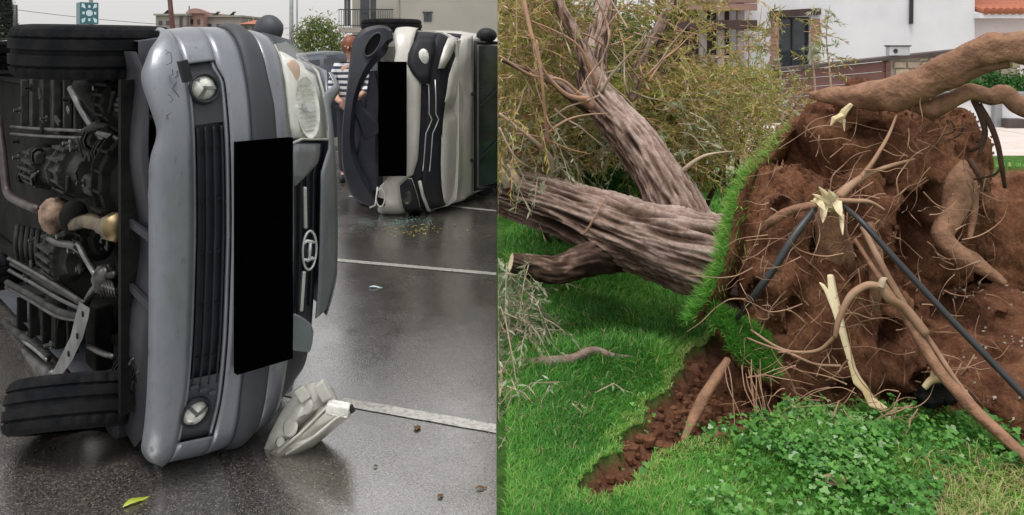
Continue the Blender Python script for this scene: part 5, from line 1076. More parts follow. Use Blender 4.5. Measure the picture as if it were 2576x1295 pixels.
for i in range(46):
    u, v, y = random.uniform(1262, 1640), random.uniform(-20, 380), random.uniform(4.75, 5.5); a = random.choice((-2.2, -1.9, -1.2, .4, 2.6)) + random.uniform(-.4, .4); L = random.uniform(90, 200); pts = []
    for s in range(5): pts.append((max(u, 1256), v, y, .0075 * (1 - s / 5.5))); u += math.cos(a) * L / 4; v += math.sin(a) * L / 4; a += random.uniform(-.3, .3); y += random.uniform(-.06, .06)
    mb = MB(); pxtube(mb, pts, 5, 3, .1); mb.v = [Vector((max(p.x, XMIN), p.y, p.z)) for p in mb.v]; mb.build('branch', M[random.choice(('twig', 'twig', 'twigpale'))], tree, smooth=True)
sprays('pale_leaves', tree, [(1262, 1420, 300, 450, 4.8, 5.3, 50), (1262, 1345, 650, 800, 4.2, 4.7, 46), (1500, 1760, 250, 420, 5.0, 5.8, 60), (1262, 1330, 780, 850, 3.9, 4.3, 22)], 'paleleaf', 'twigpale', 32, (.05, .012), 14, .8)
# shrubs that stand behind the fallen crown
def shrub(name, label, u0, u1, v0, v1, Y0, Y1, n, mat, per=12, seed=1, L=.06, W=.018, spread=.05):
    rs = np.random.default_rng(seed); u = rs.uniform(u0, u1, n); v = rs.uniform(v0, v1, n); y = rs.uniform(Y0, Y1, n)
    C = np.stack([(u - U0) / F_ * y, y, CH - (v - V0) / F_ * y], 1); C = C[C[:, 2] > .03]
    m = C.mean(0); st = [[(m[0] + (i - 3) * .1, m[1], 0), (m[0] + (i - 3) * .2, m[1], .7), (max(C[:, 0].min() + .03, m[0] + (i - 3) * .3), m[1], max(1.0, C[:, 2].max() * .8))] for i in range(7)]
    st = [[Vector((max(p[0], .02), p[1], p[2])) for p in s] for s in st]
    tn = np.clip(.5 + .5 * np.array([noise.noise(Vector(c) * 3.0) for c in C]), 0, 1)
    return plant(name, (m[0], m[1], 0), label, 'shrub', C, per, spread, L, W, mat, st, [.025, .018, .008], tn, XMIN)
shrub('dense_shrub', 'dense olive shrub behind the fallen crown at the asphalt edge', 1254, 1400, -120, 520, 7.3, 8.1, 2300, 'bushleaf', 12, 2)
shrub('dense_shrub', 'dense olive shrub behind the forked limb', 1400, 1640, 30, 460, 7.4, 8.4, 1300, 'bushleaf', 12, 3)
shrub('olive_shrub', 'yellow green shrub beneath the bare forked limb', 1540, 1780, 215, 470, 6.6, 7.3, 1500, 'leaf', 12, 4)
shrub('olive_shrub', 'loose brownish shrub before the timber porch', 1700, 1950, 170, 400, 8.2, 9.4, 900, 'leaf', 10, 5)
shrub('low_shrub', 'low dark green shrub between trunk and forked limb', 1360, 1590, 300, 470, 6.2, 6.9, 900, 'hedgeleaf', 9, 6, .05, .02)
sap = thing('sapling', px(1975, 320, 13) * Vector((1, 1, 0)), 'slender pale green sapling before the white house window', 'sapling')
mb = MB()
for u in (1915, 1960, 2045, 2085): pxtube(mb, [(u + 10, 310, 13, .02), (u + 4, 200, 13, .016), (u - 6, 90, 13, .01), (u + 3, 10, 13, .004)], 6)
mb.build('trunk', M['twigpale'], sap, smooth=True)
sprays('crown', sap, [(1895, 1935, 10, 200, 12.8, 13.2, 14), (2025, 2055, 70, 190, 12.8, 13.2, 10), (2065, 2110, 20, 140, 12.8, 13.2, 8), (1950, 1990, 130, 260, 12.8, 13.2, 10)], 'paleleaf', 'twigpale', 41, (.12, .026), 12)
# ---------------------------------------------------------------- root plate
CAVPX = [(2310, 600, 55, 120, .40), (2345, 500, 30, 45, .2), (2260, 470, 35, 30, .12), (2190, 330, 60, 25, .12), (2060, 400, 22, 60, .15), (1905, 745, 30, 40, .15), (2000, 800, 25, 60, .12), (2160, 660, 25, 70, .18), (2240, 860, 30, 60, .2), (2130, 985, 40, 25, .15), (1960, 520, 30, 30, .08), (2240, 760, 30, 40, .15), (2060, 620, 22, 35, .1),
         (2400, 780, 60, 50, .25), (2470, 730, 40, 25, .15), (2340, 960, 50, 30, .2), (2530, 800, 30, 30, .12), (2300, 1010, 40, 18, .12)]
def carve(vs):
    """hollows dug into the soil from its open side"""
    P = np.array([tuple(p) for p in vs]); u = U0 + F_ * P[:, 0] / P[:, 1]; v = V0 + F_ * (CH - P[:, 2]) / P[:, 1]
    for cu, cv_, ru, rv, dp in CAVPX:
        q = ((u - cu) / ru) ** 2 + ((v - cv_) / rv) ** 2; ins = q < 1
        if ins.sum() < 4: continue
        y0 = np.percentile(P[ins, 1], 5); back = y0 + dp * np.sqrt(np.clip(1 - q, 0, 1)); sel = ins & (P[:, 1] < back)
        ny = np.where(sel, back + .03 * np.sin(P[:, 0] * 70) * np.sin(P[:, 2] * 55), P[:, 1]); P[:, 1] = ny
    return [Vector(p) for p in P]
def lump(mb, c, r, n, amp, fr, seed, M3=None):
    vs = []; fs = []; c = Vector(c)
    for i in range(n + 1):
        th = math.pi * i / n
        for j in range(2 * n):
            ph = math.pi * j / n; d = Vector((math.sin(th) * math.cos(ph), math.sin(th) * math.sin(ph), math.cos(th))); p = Vector((d.x * r[0], d.y * r[1], d.z * r[2])); w_ = c + p
            h = noise.fractal(w_ * fr + Vector((seed, 0, 0)), .75, 2.1, 6); cl = noise.noise(w_ * 14); hole = max(0, noise.noise(w_ * 4.2 + Vector((seed * 2, 5, 0))) - .22)
            fine = noise.noise(w_ * 33) * .5 + noise.noise(w_ * 60) * .3
            p *= max(.3, 1 + amp * h + .05 * cl + .026 * fine - .85 * hole)
            w_ = c + p; w_.z = max(w_.z, -.15); vs.append(w_)
    for i in range(n):
        for j in range(2 * n): k = (j + 1) % (2 * n); fs.append((i * 2 * n + j, (i + 1) * 2 * n + j, (i + 1) * 2 * n + k, i * 2 * n + k))
    mb.add(vs, fs)
mb = MB()
lump(mb, px(2165, 560, 4.35), (.58, .42, .72), 110, .18, 2.2, 1)
lump(mb, px(1985, 690, 4.0), (.25, .28, .56), 76, .14, 3, 2)
lump(mb, px(2110, 860, 3.85), (.36, .30, .50), 84, .16, 2.6, 3)
lump(mb, px(2385, 470, 4.3), (.20, .26, .42), 64, .18, 3, 4)
mb.v = carve(mb.v); rb = mb.build('root_ball', M['soil'], tree, smooth=True)
random.seed(3); cand = [p for p in mb.v if p.y < 4.25]; mbk = MB()
for i in range(3600):
    p = random.choice(cand); r = random.uniform(.004, .012) * (2.0 if random.random() < .06 else 1); p = p + Vector((random.uniform(-.012, .012), random.uniform(-.012, .004), random.uniform(-.012, .012))); a = random.random() * 6
    q = [Vector((r * math.cos(a + t), r * .7 * math.sin(a + t), z * r)) * random.uniform(.7, 1.3) for t, z in ((0, 0), (1.57, .2), (3.14, -.2), (4.71, 0))]
    mbk.add([p + x for x in q] + [p + Vector((0, -r * .6, r)), p + Vector((0, -r * .6, -r))], [(0, 1, 4), (1, 2, 4), (2, 3, 4), (3, 0, 4), (1, 0, 5), (2, 1, 5), (3, 2, 5), (0, 3, 5)])
mbk.build('soil_crumbs', M['soil'], tree, kind='stuff')
mb = MB(); lump(mb, px(2660, 690, 4.5), (.62, .4, .55), 80, .2, 2.4, 5); lump(mb, px(2400, 860, 4.1), (.5, .3, .30), 70, .22, 3, 6); lump(mb, px(2560, 980, 3.7), (.45, .35, .22), 64, .2, 3, 7)
mb.v = carve(mb.v); hv = list(mb.v); mb.build('soil_heap', M['soil'], None, smooth=True, label='heap of red brown soil spilled beside the root plate', category='soil')
# crumbs and clods
mbc = MB()
for i in range(1500):
    u, v = (random.uniform(1560, 2576), random.uniform(880, 1120)) if i % 2 else (random.uniform(1480, 1990), random.uniform(920, 1280)); p = gp(u, v)
    if float(soild(np.array([p.x]), np.array([p.y]))[0]) < .01: continue
    z = float(lawn_z(np.array([p.x]), np.array([p.y]))[0]); r = random.uniform(.005, .022) * (1.6 if random.random() < .08 else 1); mbc.blob((p.x, p.y, z + r * .4), (r * random.uniform(.7, 1.2), r, r * .8), 3, .5, 6)
mbc.build('soil_clods', M['soil'], None, kind='stuff', label='loose clods of soil in the torn hole')
mbs = MB(); hv = [p for p in hv if p.y < 4.4]
for i in range(420):
    p = random.choice(hv) + Vector((random.uniform(-.02, .02), -.004, random.uniform(-.02, .02))); r = random.uniform(.004, .013); q = [Vector((random.uniform(.6, 1.2) * r * math.cos(a), -r * .3 * (i_ % 2), random.uniform(.6, 1.2) * r * math.sin(a))) for i_, a in enumerate((0, 1.26, 2.5, 3.77, 5.0))]
    mbs.add([p + x for x in q] + [p + Vector((0, -r * .7, r * .2)), p + Vector((0, r, 0))], [(j, (j + 1) % 5, 5) for j in range(5)] + [((j + 1) % 5, j, 6) for j in range(5)])
mbs.build('soil_pebbles', M['pebble'], None, kind='stuff', label='pale pebbles scattered over the soil heap')
# turf rim standing on edge at the left of the plate
rim = [(1765, 812, 3.74), (1798, 762, 3.76), (1828, 710, 3.78), (1850, 645, 3.80), (1862, 575, 3.86), (1880, 500, 3.94), (1908, 440, 4.05), (1950, 402, 4.15), (1990, 350, 4.25), (2030, 305, 4.35)]
RC = cr(rim, 8); hdir = Vector((.62, .78, 0)); mb = MB(); mb.grid([[px(*p) - Vector((.03, 0, 0)), px(*p) + hdir * .12 - Vector((.035, 0, 0)), px(*p) + hdir * .4 - Vector((.02, 0, 0))] for p in RC]); tf = mb.build('turf_rim', M['soil'], tree, smooth=True, solid=.05)
n = 9000; i_ = rng.uniform(0, len(RC) - 1.01, n); a0 = np.array([tuple(px(*p)) for p in RC]); k = i_.astype(int); f = (i_ - k)[:, None]; base = a0[k] * (1 - f) + a0[k + 1] * f + np.array([[hdir.x, hdir.y, 0]]) * rng.uniform(-.02, .18, n)[:, None]; base[:, 0] -= .035 + .03 * np.abs(np.sin(i_ * 1.7) + np.sin(i_ * .63)) * rng.uniform(0, 1, n)
D = unit(np.stack([-.8 + rng.normal(0, .4, n), .1 + rng.normal(0, .5, n), .35 + rng.normal(0, .45, n)], 1)); V, F = leaf_tris(base, D, rng.uniform(.03, .09, n), .0045)
fade = np.clip((i_ / len(RC)), 0, 1); keep = rng.uniform(0, 1, n) > np.clip(fade - .45, 0, 1) * 1.7; V = V.reshape(n, 4, 3)[keep].reshape(-1, 3); m = int(keep.sum()); k4 = np.arange(m)[:, None] * 4; F = np.concatenate([k4 + np.array([[0, 1, 2]]), k4 + np.array([[0, 2, 3]])], 0)
tris('turf_grass', V, F, M['grass'], tree, np.repeat(np.clip(.5 + .35 * fade[keep] + rng.normal(0, .14, m), 0, .95), 4), kind='stuff')
# turf tongue between crack and root plate
tt = thing('turf_clump', px(1885, 930, 3.72) * Vector((1, 1, 0)), 'lifted tongue of green turf overhanging the bare soil crack', 'turf')
mb = MB(); q = [(1785, 770), (1830, 790), (1880, 815), (1925, 850), (1948, 900), (1950, 952), (1915, 940), (1870, 915), (1835, 880), (1830, 840), (1790, 810)]; k = len(q)
cen = px(1880, 868, 3.72); ring = [px(u, v, 3.80 - (v - 770) / 180 * .18) for u, v in q]
mb.add(ring + [p - Vector((-.02, .0, .07)) for p in ring] + [cen + Vector((0, 0, .03))], [(i, (i + 1) % k, k + (i + 1) % k, k + i) for i in range(k)] + [((i + 1) % k, i, 2 * k) for i in range(k)] + [tuple(range(k, 2 * k))]); mb.build('sod', M['soil'], tt, smooth=True)
n = 5200; w1 = rng.dirichlet((1, 1, 1), n); ii = rng.integers(0, k, n); ra = np.array([tuple(p) for p in ring]); ce = np.array(tuple(cen)) + np.array([0, 0, .03])
base = w1[:, :1] * ra[ii] + w1[:, 1:2] * ra[(ii + 1) % k] + w1[:, 2:] * ce
D = unit(np.stack([.15 + rng.normal(0, .5, n), -.45 + rng.normal(0, .4, n), .6 + rng.normal(0, .45, n)], 1)); V, F = leaf_tris(base, D, rng.uniform(.03, .07, n), .005); tris('grass', V, F, M['grass'], tt, np.repeat(np.clip(.45 + rng.normal(0, .17, n), 0, .95), 4), kind='stuff')
# ---- big roots
def root(name, pts, mat='root', n=12, k=7, wob=.25, parent=None):
    mb = MB(); pxtube(mb, pts, n, k, wob); return mb.build(name, M[mat], parent or tree, smooth=True)
root('main_root', [(2040, 238, 4.25, .02), (2090, 240, 4.15, .045), (2170, 242, 4.05, .07), (2260, 232, 3.95, .085), (2340, 196, 3.85, .078), (2410, 162, 3.75, .07), (2480, 128, 3.65, .068), (2540, 118, 3.6, .07), (2590, 128, 3.55, .075), (2680, 170, 3.5, .07)], n=20, wob=.3)
r2 = root('main_root', [(2310, 225, 3.88, .06), (2370, 205, 3.8, .05), (2430, 178, 3.72, .042), (2490, 158, 3.66, .040), (2538, 152, 3.62, .036)], n=14)
mb = MB(); p = px(2540, 150, 3.62); mb.disc(p, px(2540, 150, 3.62) - px(2500, 156, 3.65), .034, .012, 12); mb.build('cut_end', M['wood'], r2)
root('main_root', [(2270, 255, 4.0, .03), (2310, 262, 3.95, .045), (2350, 272, 3.9, .05), (2395, 250, 3.85, .045), (2440, 232, 3.82, .04), (2490, 244, 3.8, .04), (2525, 236, 3.78, .045), (2560, 262, 3.75, .045), (2620, 285, 3.7, .045)], n=14, wob=.3)
root('main_root', [(2420, 420, 4.12, .05), (2412, 470, 4.02, .062), (2395, 540, 3.95, .055), (2372, 590, 3.9, .05), (2400, 630, 3.85, .05), (2450, 660, 3.8, .04), (2500, 695, 3.78, .03), (2530, 715, 3.75, .015)], n=14, wob=.3)
root('root', [(2436, 430, 4.08, .02), (2450, 480, 4.0, .022), (2448, 540, 3.95, .018), (2440, 600, 3.9, .012)], 'root')
for pts in ([(2450, 250, 3.85, .016), (2468, 290, 3.84, .014), (2478, 340, 3.84, .012), (2462, 392, 3.84, .008)], [(2462, 262, 3.84, .016), (2490, 310, 3.83, .015), (2512, 370, 3.82, .014), (2520, 420, 3.82, .012), (2528, 470, 3.9, .01)], [(2480, 330, 3.84, .01), (2466, 365, 3.84, .01), (2440, 380, 3.9, .008)], [(2520, 420, 3.82, .008), (2500, 440, 3.85, .006), (2450, 450, 3.95, .005)], [(2440, 400, 4.0, .014), (2462, 440, 3.95, .012), (2480, 480, 3.95, .008)], [(2390, 300, 3.95, .007), (2400, 330, 3.95, .005), (2350, 345, 4.0, .003)], [(2425, 318, 3.9, .007), (2412, 340, 3.92, .005), (2380, 356, 3.95, .003)]):
    root('hanging_root', pts, 'rootdark', 7, 5)
# splintered stump with radiating roots
sp = thing('splintered_stake', px(2080, 545, 3.7) * Vector((1, 1, 0)), 'pale splintered wood breaking out of the root plate', 'wood')
sp.location = px(2080, 600, 3.85); ORG[sp.name] = px(2080, 600, 3.85)
mb = MB()
for (a, b, c_, r) in (((2095, 510), (2060, 470), 3.66, .022), ((2090, 515), (2045, 488), 3.66, .018), ((2100, 505), (2085, 478), 3.65, .02), ((2085, 520), (2040, 505), 3.67, .016), ((2105, 510), (2118, 545), 3.63, .022), ((2118, 540), (2120, 590), 3.62, .014), ((2075, 520), (2070, 560), 3.66, .02), ((2055, 500), (2075, 530), 3.64, .018)):
    pa = px(*a, c_); pb = px(*b, c_ - .06); mb.tube([pa, pa.lerp(pb, .6), pb], [r, r * .7, .002], 5, True, .5)
mb.blob(px(2090, 512, 3.68), (.05, .04, .04), 7, .5, 4); mb.build('splinters', M['wood'], sp)
mb = MB(); mb.tube([px(2088, 520, 3.72), px(2090, 570, 3.74), px(2095, 640, 3.76), px(2110, 720, 3.78)], [.055, .075, .085, .07], 14, True, .4); mb.build('stump', M['root'], sp, smooth=True)
root('root', [(2110, 495, 3.68, .022), (2140, 465, 3.7, .018), (2180, 440, 3.74, .013), (2230, 420, 3.8, .01), (2300, 400, 3.9, .006)], 'rootthin', 8); root('root', [(2165, 448, 3.72, .012), (2200, 400, 3.75, .01), (2235, 340, 3.85, .008), (2255, 290, 3.9, .006)], 'rootthin', 8)
root('root', [(2105, 505, 3.66, .013), (2150, 505, 3.6, .011), (2190, 508, 3.58, .008), (2225, 528, 3.58, .005)], 'rootthin', 7); root('root', [(2055, 515, 3.68, .018), (2000, 525, 3.72, .02), (1950, 550, 3.76, .02), (1915, 580, 3.85, .01)], 'root', 8)
# cables
for pts, lb in (([(2120, 515, 3.64, .011), (2170, 560, 3.5, .013), (2260, 660, 3.4, .014), (2380, 790, 3.3, .014), (2490, 905, 3.2, .014), (2600, 1020, 3.1, .014), (2700, 1130, 3.05, .014)], 'long black cable running from the splintered stake to the grass'), ([(2050, 525, 3.66, .014), (2000, 590, 3.6, .018), (1950, 670, 3.58, .017), (1900, 740, 3.6, .016), (1855, 800, 3.72, .012)], 'short dark sagging cable on the left of the splintered stake')):
    mb = MB(); pxtube(mb, pts, 10, 8, 0); mb.build('cable', M['cable'], None, smooth=True, label=lb, category='cable')
# stripped stick and bundle of roots
pk = [(2058, 708), (2072, 716), (2083, 730), (2080, 690), (2094, 690), (2102, 730), (2118, 800), (2132, 860), (2150, 925), (2163, 950), (2178, 970), (2196, 1000), (2232, 1026), (2222, 1034), (2186, 1024), (2168, 985), (2146, 965), (2130, 905), (2112, 845), (2092, 780), (2074, 735)]
mb = MB(); k = len(pk); yd = lambda v: 3.50 - (v - 690) / 340 * .12
mb.add([px(u, v, yd(v)) for u, v in pk] + [px(u + 4, v, yd(v) + .045) for u, v in pk], [tuple(range(k - 1, -1, -1)), tuple(range(k, 2 * k))] + [(i, (i + 1) % k, k + (i + 1) % k, k + i) for i in range(k)]); mb.build('stripped_stick', M['wood'], None, bevel=.007, label='pale stripped forked stick leaning in the root hole', category='stick')
root('root', [(2180, 560, 3.62, .03), (2200, 640, 3.6, .034), (2205, 720, 3.6, .03), (2195, 800, 3.65, .02)], 'root', 10)
root('root', [(2150, 600, 3.56, .008), (2200, 680, 3.48, .012), (2260, 770, 3.4, .016), (2310, 850, 3.35, .022), (2360, 930, 3.28, .024), (2420, 1000, 3.2, .024), (2500, 1075, 3.1, .024), (2580, 1150, 3.0, .024), (2660, 1220, 2.95, .022)], 'root', 10)
root('root', [(2170, 570, 3.6, .014), (2230, 690, 3.47, .014), (2290, 790, 3.4, .013), (2340, 860, 3.35, .012), (2400, 950, 3.28, .01), (2470, 1040, 3.2, .008)], 'rootthin', 8)
root('root', [(2100, 850, 3.36, .009), (2112, 800, 3.36, .013), (2140, 745, 3.36, .015), (2180, 718, 3.36, .015), (2215, 722, 3.36, .017), (2238, 752, 3.36, .02), (2275, 775, 3.37, .02), (2330, 840, 3.34, .02)], 'rootthin', 10)
root('root', [(2102, 845, 3.36, .008), (2060, 880, 3.4, .007), (2000, 885, 3.45, .006), (1950, 870, 3.5, .006), (1890, 830, 3.6, .005)], 'rootthin', 7); root('root', [(2115, 920, 3.4, .006), (2050, 915, 3.42, .006), (1990, 890, 3.45, .006), (1930, 870, 3.5, .005), (1880, 850, 3.6, .004)], 'rootthin', 7)
root('root', [(2215, 722, 3.35, .018), (2222, 705, 3.35, .014), (2232, 700, 3.35, .004)], 'twigpale', 7)
root('root', [(1830, 905, 3.64, .018), (1800, 955, 3.54, .024), (1770, 1000, 3.47, .024), (1742, 1060, 3.40, .022), (1718, 1110, 3.33, .012)], 'root', 10)
for i in range(12):
    u = 1836 + i * 5 + random.uniform(-16, 30); f_ = random.uniform(.0, 1); root('hanging_root', [(u, 905 + random.uniform(-10, 40), 3.58, .002), (u + 6 + 12 * f_ + random.uniform(-8, 8), 970 + random.uniform(-20, 20), 3.5, .0025), (u + 10 + 36 * f_ + random.uniform(-8, 8), 1035 + random.uniform(-20, 20), 3.44, .0024), (u + 12 + 62 * f_, 1075 + random.uniform(0, 40), 3.38, .0014)], 'rootthin', 5, 4)
mb = MB(); mb.blob(px(2365, 985, 3.38), (.09, .06, .045), 9, .5, 4); mb.blob(px(2340, 1000, 3.36), (.05, .05, .035), 8, .5, 4); mb.build('stone', M['under'], None, smooth=True, label='dark lump under a pale root in the hole', category='stone')
root('root', [(2325, 975, 3.34, .012), (2345, 955, 3.33, .016), (2372, 952, 3.33, .017), (2392, 965, 3.33, .012)], 'wood', 8); root('root', [(2345, 950, 3.33, .009), (2350, 925, 3.33, .007), (2366, 912, 3.33, .002)], 'wood', 7)
mb = MB(); mb.tube([px(2110, 305, 3.92), px(2125, 280, 3.9), px(2142, 262, 3.88)], [.018, .016, .01], 6, True, .4); mb.tube([px(2120, 290, 3.9), px(2098, 300, 3.9), px(2090, 315, 3.9)], [.014, .014, .004], 6, True, .4); mb.tube([px(2122, 300, 3.9), px(2124, 330, 3.9)], [.01, .002], 6); mb.build('root_chip', M['wood'], tree)
# fine rootlets spread over the soil
random.seed(77); mbr = MB()
for i in range(300):
    u, v = random.uniform(1860, 2520), random.uniform(300, 1060)
    if u < 1860 + max(0, 620 - v) * .35: continue
    if u > 2440 and v < 440: continue
    Y = 3.98 - (v - 300) / 700 * .55 - .10 * math.exp(-((u - 2150) / 200) ** 2) + random.uniform(-.12, .05); L = random.choice((40, 70, 110, 170)); a = random.uniform(0, 6.28); r = random.choice((.0012, .0016, .0022, .0035)); pts = []
    for s in range(5): pts.append((u, v, Y + random.uniform(-.03, .03), r * (1 - s / 6))); u += math.cos(a) * L / 4; v += math.sin(a) * L / 4 + 4; a += random.uniform(-.6, .6)
    c = cr(pts, 3); mbr.tube([px(*p[:3]) for p in c], [p[3] for p in c], 4, False)
mbr.build('rootlets', M['rootthin'], tree, kind='stuff')
# ================================================================ loose pieces
st = thing('fallen_branch', gp(1420, 935) , 'fallen grey brown branch lying on the lawn near the asphalt', 'branch')
mb = MB(); pts = [(1252, 930, .02, .020), (1300, 928, .03, .022), (1370, 930, .035, .026), (1440, 922, .04, .026), (1490, 905, .05, .022), (1540, 910, .03, .016), (1590, 910, .025, .006)]
def g4(p): q = gp(p[0], p[1]); return Vector((max(q.x, .008), q.y, p[2]))
c = cr(pts, 6); mb.tube([g4(p) for p in c], [p[3] for p in c], 10, True, .3); mb.v = [Vector((max(p.x, XMIN), p.y, p.z)) for p in mb.v]; mb.build('stem', M['root'] if False else pm('grey_branch', (.26, .19, .15), (.15, .105, .085), 14, .85, bs=.6), st, smooth=True)
for pts in ([(1370, 925, .03, .012), (1345, 890, .05, .010), (1300, 850, .06, .008), (1252, 820, .06, .008)], [(1310, 845, .05, .007), (1330, 800, .08, .006), (1338, 760, .1, .006), (1300, 735, .12, .004), (1280, 700, .12, .003)], [(1338, 762, .1, .005), (1400, 745, .12, .004), (1470, 735, .1, .002)], [(1252, 955, .03, .012), (1290, 945, .03, .01), (1330, 930, .03, .008)], [(1256, 1010, .02, .008), (1262, 960, .03, .008), (1258, 930, .03, .006)]):
    mb = MB(); c = cr(pts, 6); mb.tube([g4(p) for p in c], [p[3] for p in c], 7, True, .15); mb.v = [Vector((max(p.x, XMIN), p.y, p.z)) for p in mb.v]; mb.build('side_branch', M['twigpale'], st, smooth=True)
sprays('leaves', st, [(1262, 1500, 950, 1050, 3.50, 3.8, 30), (1262, 1330, 900, 960, 3.9, 4.2, 12), (1262, 1340, 690, 780, 4.3, 4.6, 20)], 'paleleaf', 'twigpale', 55, (.045, .012), 11, 2.0)
def flat_leaf(u, v, L, W, ang, mat, label, name='fallen_leaf'):
    p = gp(u, v); d = Vector((math.cos(ang), math.sin(ang), 0)); s = Vector((-d.y, d.x, 0)); mb = MB(); top = []; bot = []
    n = 9
    for i in range(n + 1):
        t = i / n; wv = W * math.sin(math.pi * t ** .85) * (1 + .15 * math.sin(i * 2.3)); c = p + d * L * (t - .5) + Vector((0, 0, .006 + .06 * L * math.sin(t * 5))); top.append([c + s * wv / 2 + Vector((0, 0, .06 * W)), c, c - s * wv / 2 + Vector((0, 0, .05 * W))])
    mb.grid(top); o = mb.build(name, mat, None, smooth=True, solid=.0012, label=label, category='leaf'); return o
flat_leaf(343, 1264, .10, .035, .9, M['yleaf'], 'yellow green leaf lying on the wet asphalt before the silver car')
flat_leaf(1050, 1078, .05, .03, 1.5, M['brownleaf'], 'small dark brown leaf on asphalt beside the white line')
flat_leaf(945, 724, .09, .03, .1, M['signwhite'], 'pale scrap on wet asphalt between the two white lines')
flat_leaf(1210, 1230, .045, .018, .2, M['brownleaf'], 'tiny brown leaf on the asphalt close to the lawn edge')
flat_leaf(1108, 1250, .03, .018, .8, M['brownleaf'], 'tiny curled brown leaf on bare asphalt')
flat_leaf(945, 1175, .018, .014, .3, M['brownleaf'], 'dark speck of leaf on asphalt below the broken headlight')
random.seed(9); mbg = MB()
for i in range(70):
    u, v = random.gauss(1040, 55), random.gauss(580, 10); 
    if v < 552: continue
    p = gp(u, v); r = random.uniform(.006, .02); a = random.uniform(0, 6.28); q = [p + Vector((r * math.cos(a + j * 2.1), r * math.sin(a + j * 2.1) * 1.4, .004 + random.uniform(0, .01))) for j in range(3)]; mbg.add(q, [(0, 1, 2)])
mbg.build('leaf_litter', leafm if False else pm('litter', (.30, .26, .06), (.12, .09, .03), 40, .6), None, kind='stuff', label='leaf crumbs on the wet asphalt before the van')
mbg = MB()
for i in range(240):
    u, v = random.uniform(900, 1090), random.gauss(556, 9)
    if v < 546: continue
    p = gp(u, v); r = random.uniform(.004, .012); a = random.uniform(0, 6.28); mbg.add([p + Vector((r * math.cos(a + j * 2.1), r * math.sin(a + j * 2.1), .004 + random.uniform(0, .006))) for j in range(3)], [(0, 1, 2)])
mbg.build('glass_crumbs', pm('green_glass', (.1, .3, .24), (.2, .42, .36), 60, .1, coat=.6), None, kind='stuff', label='broken green glass crumbs on asphalt before the van')
mb = MB(); p0 = gp(2097, 1247); mb.blob((p0.x, p0.y, float(lawn_z(np.array([p0.x]), np.array([p0.y]))[0]) + .03), (.045, .03, .018), 8, .35, 3); mb.build('brick_piece', M['brick'], None, smooth=True, label='reddish brick fragment lying in the clover', category='brick')
# ================================================================ person between the cars
YPn = 9.6; pb = Vector((wx(884, YPn), YPn, 0)); pe = thing('person', pb, 'person in navy and white striped top and black trousers standing between the overturned vehicles', 'person')
def skin(name, verts, edges, mat, parent, root=0, sub=2):
    me = bpy.data.meshes.new(name); me.from_pydata([Vector(v[:3]) for v in verts], edges, []); ob = bpy.data.objects.new(name, me); COL.objects.link(ob); ob.parent = parent; ORG[ob.name] = ORG[pe.name]
    me.materials.append(mat); md = ob.modifiers.new('skin', 'SKIN')
    for i, v in enumerate(verts): me.skin_vertices[0].data[i].radius = (v[3], v[4] if len(v) > 4 else v[3]); me.skin_vertices[0].data[i].use_root = (i == root)
    md.use_smooth_shade = True; s = ob.modifiers.new('sub', 'SUBSURF'); s.levels = sub; s.render_levels = sub; return ob
# back turned half to the camera, arms bent forward to the left
bodyv = [(0, 0, .93, .13, .10), (0, 0, 1.1, .12, .09), (0, 0, 1.30, .14, .10), (0, .01, 1.44, .055, .055), (0, .0, 1.50, .05, .05), (-.02, -.005, 1.58, .085, .09), (-.02, -.005, 1.68, .07, .075),
         (-.17, 0, 1.36, .055), (-.23, -.04, 1.12, .045), (-.12, -.2, .98, .036), (.17, .02, 1.36, .055), (.22, .0, 1.12, .045), (.12, -.18, 1.02, .036),
         (-.08, .01, .88, .085), (-.09, .0, .48, .062), (-.09, .03, .08, .04), (-.09, -.13, .03, .035), (.08, .01, .88, .085), (.09, .0, .48, .062), (.09, .03, .08, .04), (.09, -.13, .03, .035),
         (-.06, -.28, .97, .022, .03), (.06, -.26, 1.02, .022, .03)]
bodye = [(0, 1), (1, 2), (2, 3), (3, 4), (4, 5), (5, 6), (2, 7), (7, 8), (8, 9), (2, 10), (10, 11), (11, 12), (0, 13), (13, 14), (14, 15), (15, 16), (0, 17), (17, 18), (18, 19), (19, 20), (9, 21), (12, 22)]
body = skin('body', bodyv, bodye, M['skin'], pe)
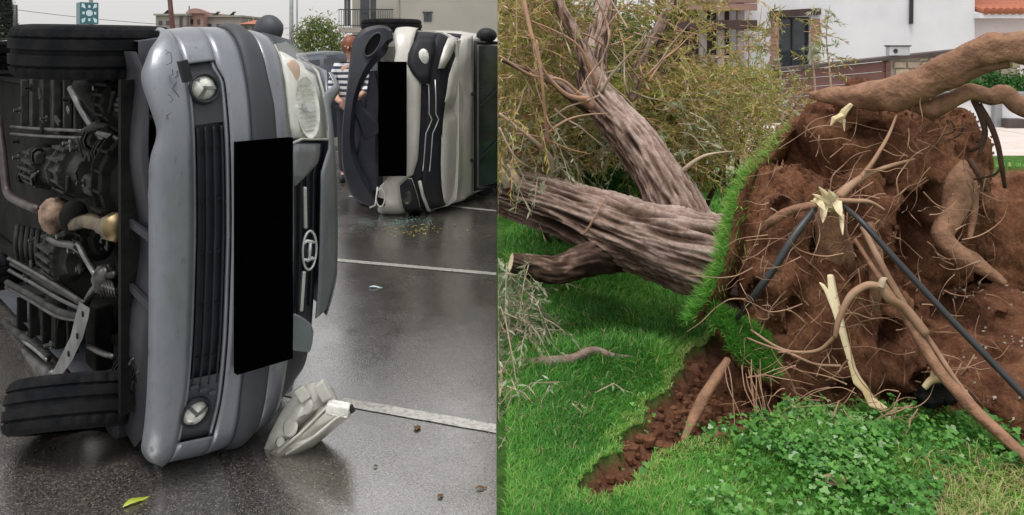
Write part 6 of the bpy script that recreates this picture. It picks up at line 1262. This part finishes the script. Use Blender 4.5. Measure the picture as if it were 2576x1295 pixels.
skin('shirt', [(0, 0, .90, .16, .13), (0, 0, 1.1, .15, .12), (0, 0, 1.32, .17, .125), (0, .005, 1.43, .075, .075), (-.17, 0, 1.37, .075), (-.23, -.04, 1.14, .062), (-.16, -.14, 1.04, .05), (.17, .02, 1.37, .075), (.22, 0, 1.14, .062), (.16, -.12, 1.05, .05)], [(0, 1), (1, 2), (2, 3), (2, 4), (4, 5), (5, 6), (2, 7), (7, 8), (8, 9)], M['stripes'], pe)
skin('trousers', [(0, 0, .95, .15, .12), (-.085, .01, .86, .10), (-.095, 0, .48, .078), (-.09, .02, .09, .06), (.085, .01, .86, .10), (.095, 0, .48, .078), (.09, .02, .09, .06)], [(0, 1), (1, 2), (2, 3), (0, 4), (4, 5), (5, 6)], M['trousers'], pe)
def loc(mb): 
    mb.v = [p + pb for p in mb.v]; return mb
mb = MB(); mb.blob((-.02, .012, 1.635), (.105, .115, .12), 14, .12, 5); mb.blob((-.01, .06, 1.57), (.085, .06, .09), 10, .15, 5); loc(mb).build('hair', M['hair'], pe, smooth=True)
for sx in (-.055, .015):
    mb = MB(); mb.blob((sx, -.088, 1.62), (.013, .008, .009), 6); loc(mb).build('eye', M['signwhite'], body, smooth=True)
mb = MB(); mb.tube([(-.02, -.09, 1.625), (-.02, -.112, 1.59), (-.02, -.095, 1.583)], [.009, .014, .01], 7); loc(mb).build('nose', M['skin'], body, smooth=True)
mb = MB(); mb.blob((-.02, -.092, 1.553), (.024, .008, .007), 6); loc(mb).build('mouth', pm('lips', (.4, .16, .14), None, 9, .5), body, smooth=True)
for s, (hx, hy, hz) in ((-1, (-.06, -.28, .97)), (1, (.06, -.26, 1.02))):
    for k in range(4):
        mb = MB(); o = (k - 1.5) * .018; mb.tube([(hx, hy - .02, hz + o), (hx - s * .01, hy - .06, hz + o), (hx - s * .03, hy - .085 + abs(o) * .3, hz + o - .01)], [.009, .008, .006], 6); loc(mb).build('finger', M['skin'], body, smooth=True)
    mb = MB(); mb.tube([(hx, hy + .01, hz + .025), (hx - s * .03, hy - .02, hz + .05), (hx - s * .04, hy - .045, hz + .052)], [.011, .009, .007], 6); loc(mb).build('thumb', M['skin'], body, smooth=True)
for sx in (-.09, .09):
    mb = MB(); mb.blob((sx, -.05, .04), (.05, .135, .045), 9); loc(mb).build('shoe', M['trousers'], pe, smooth=True)
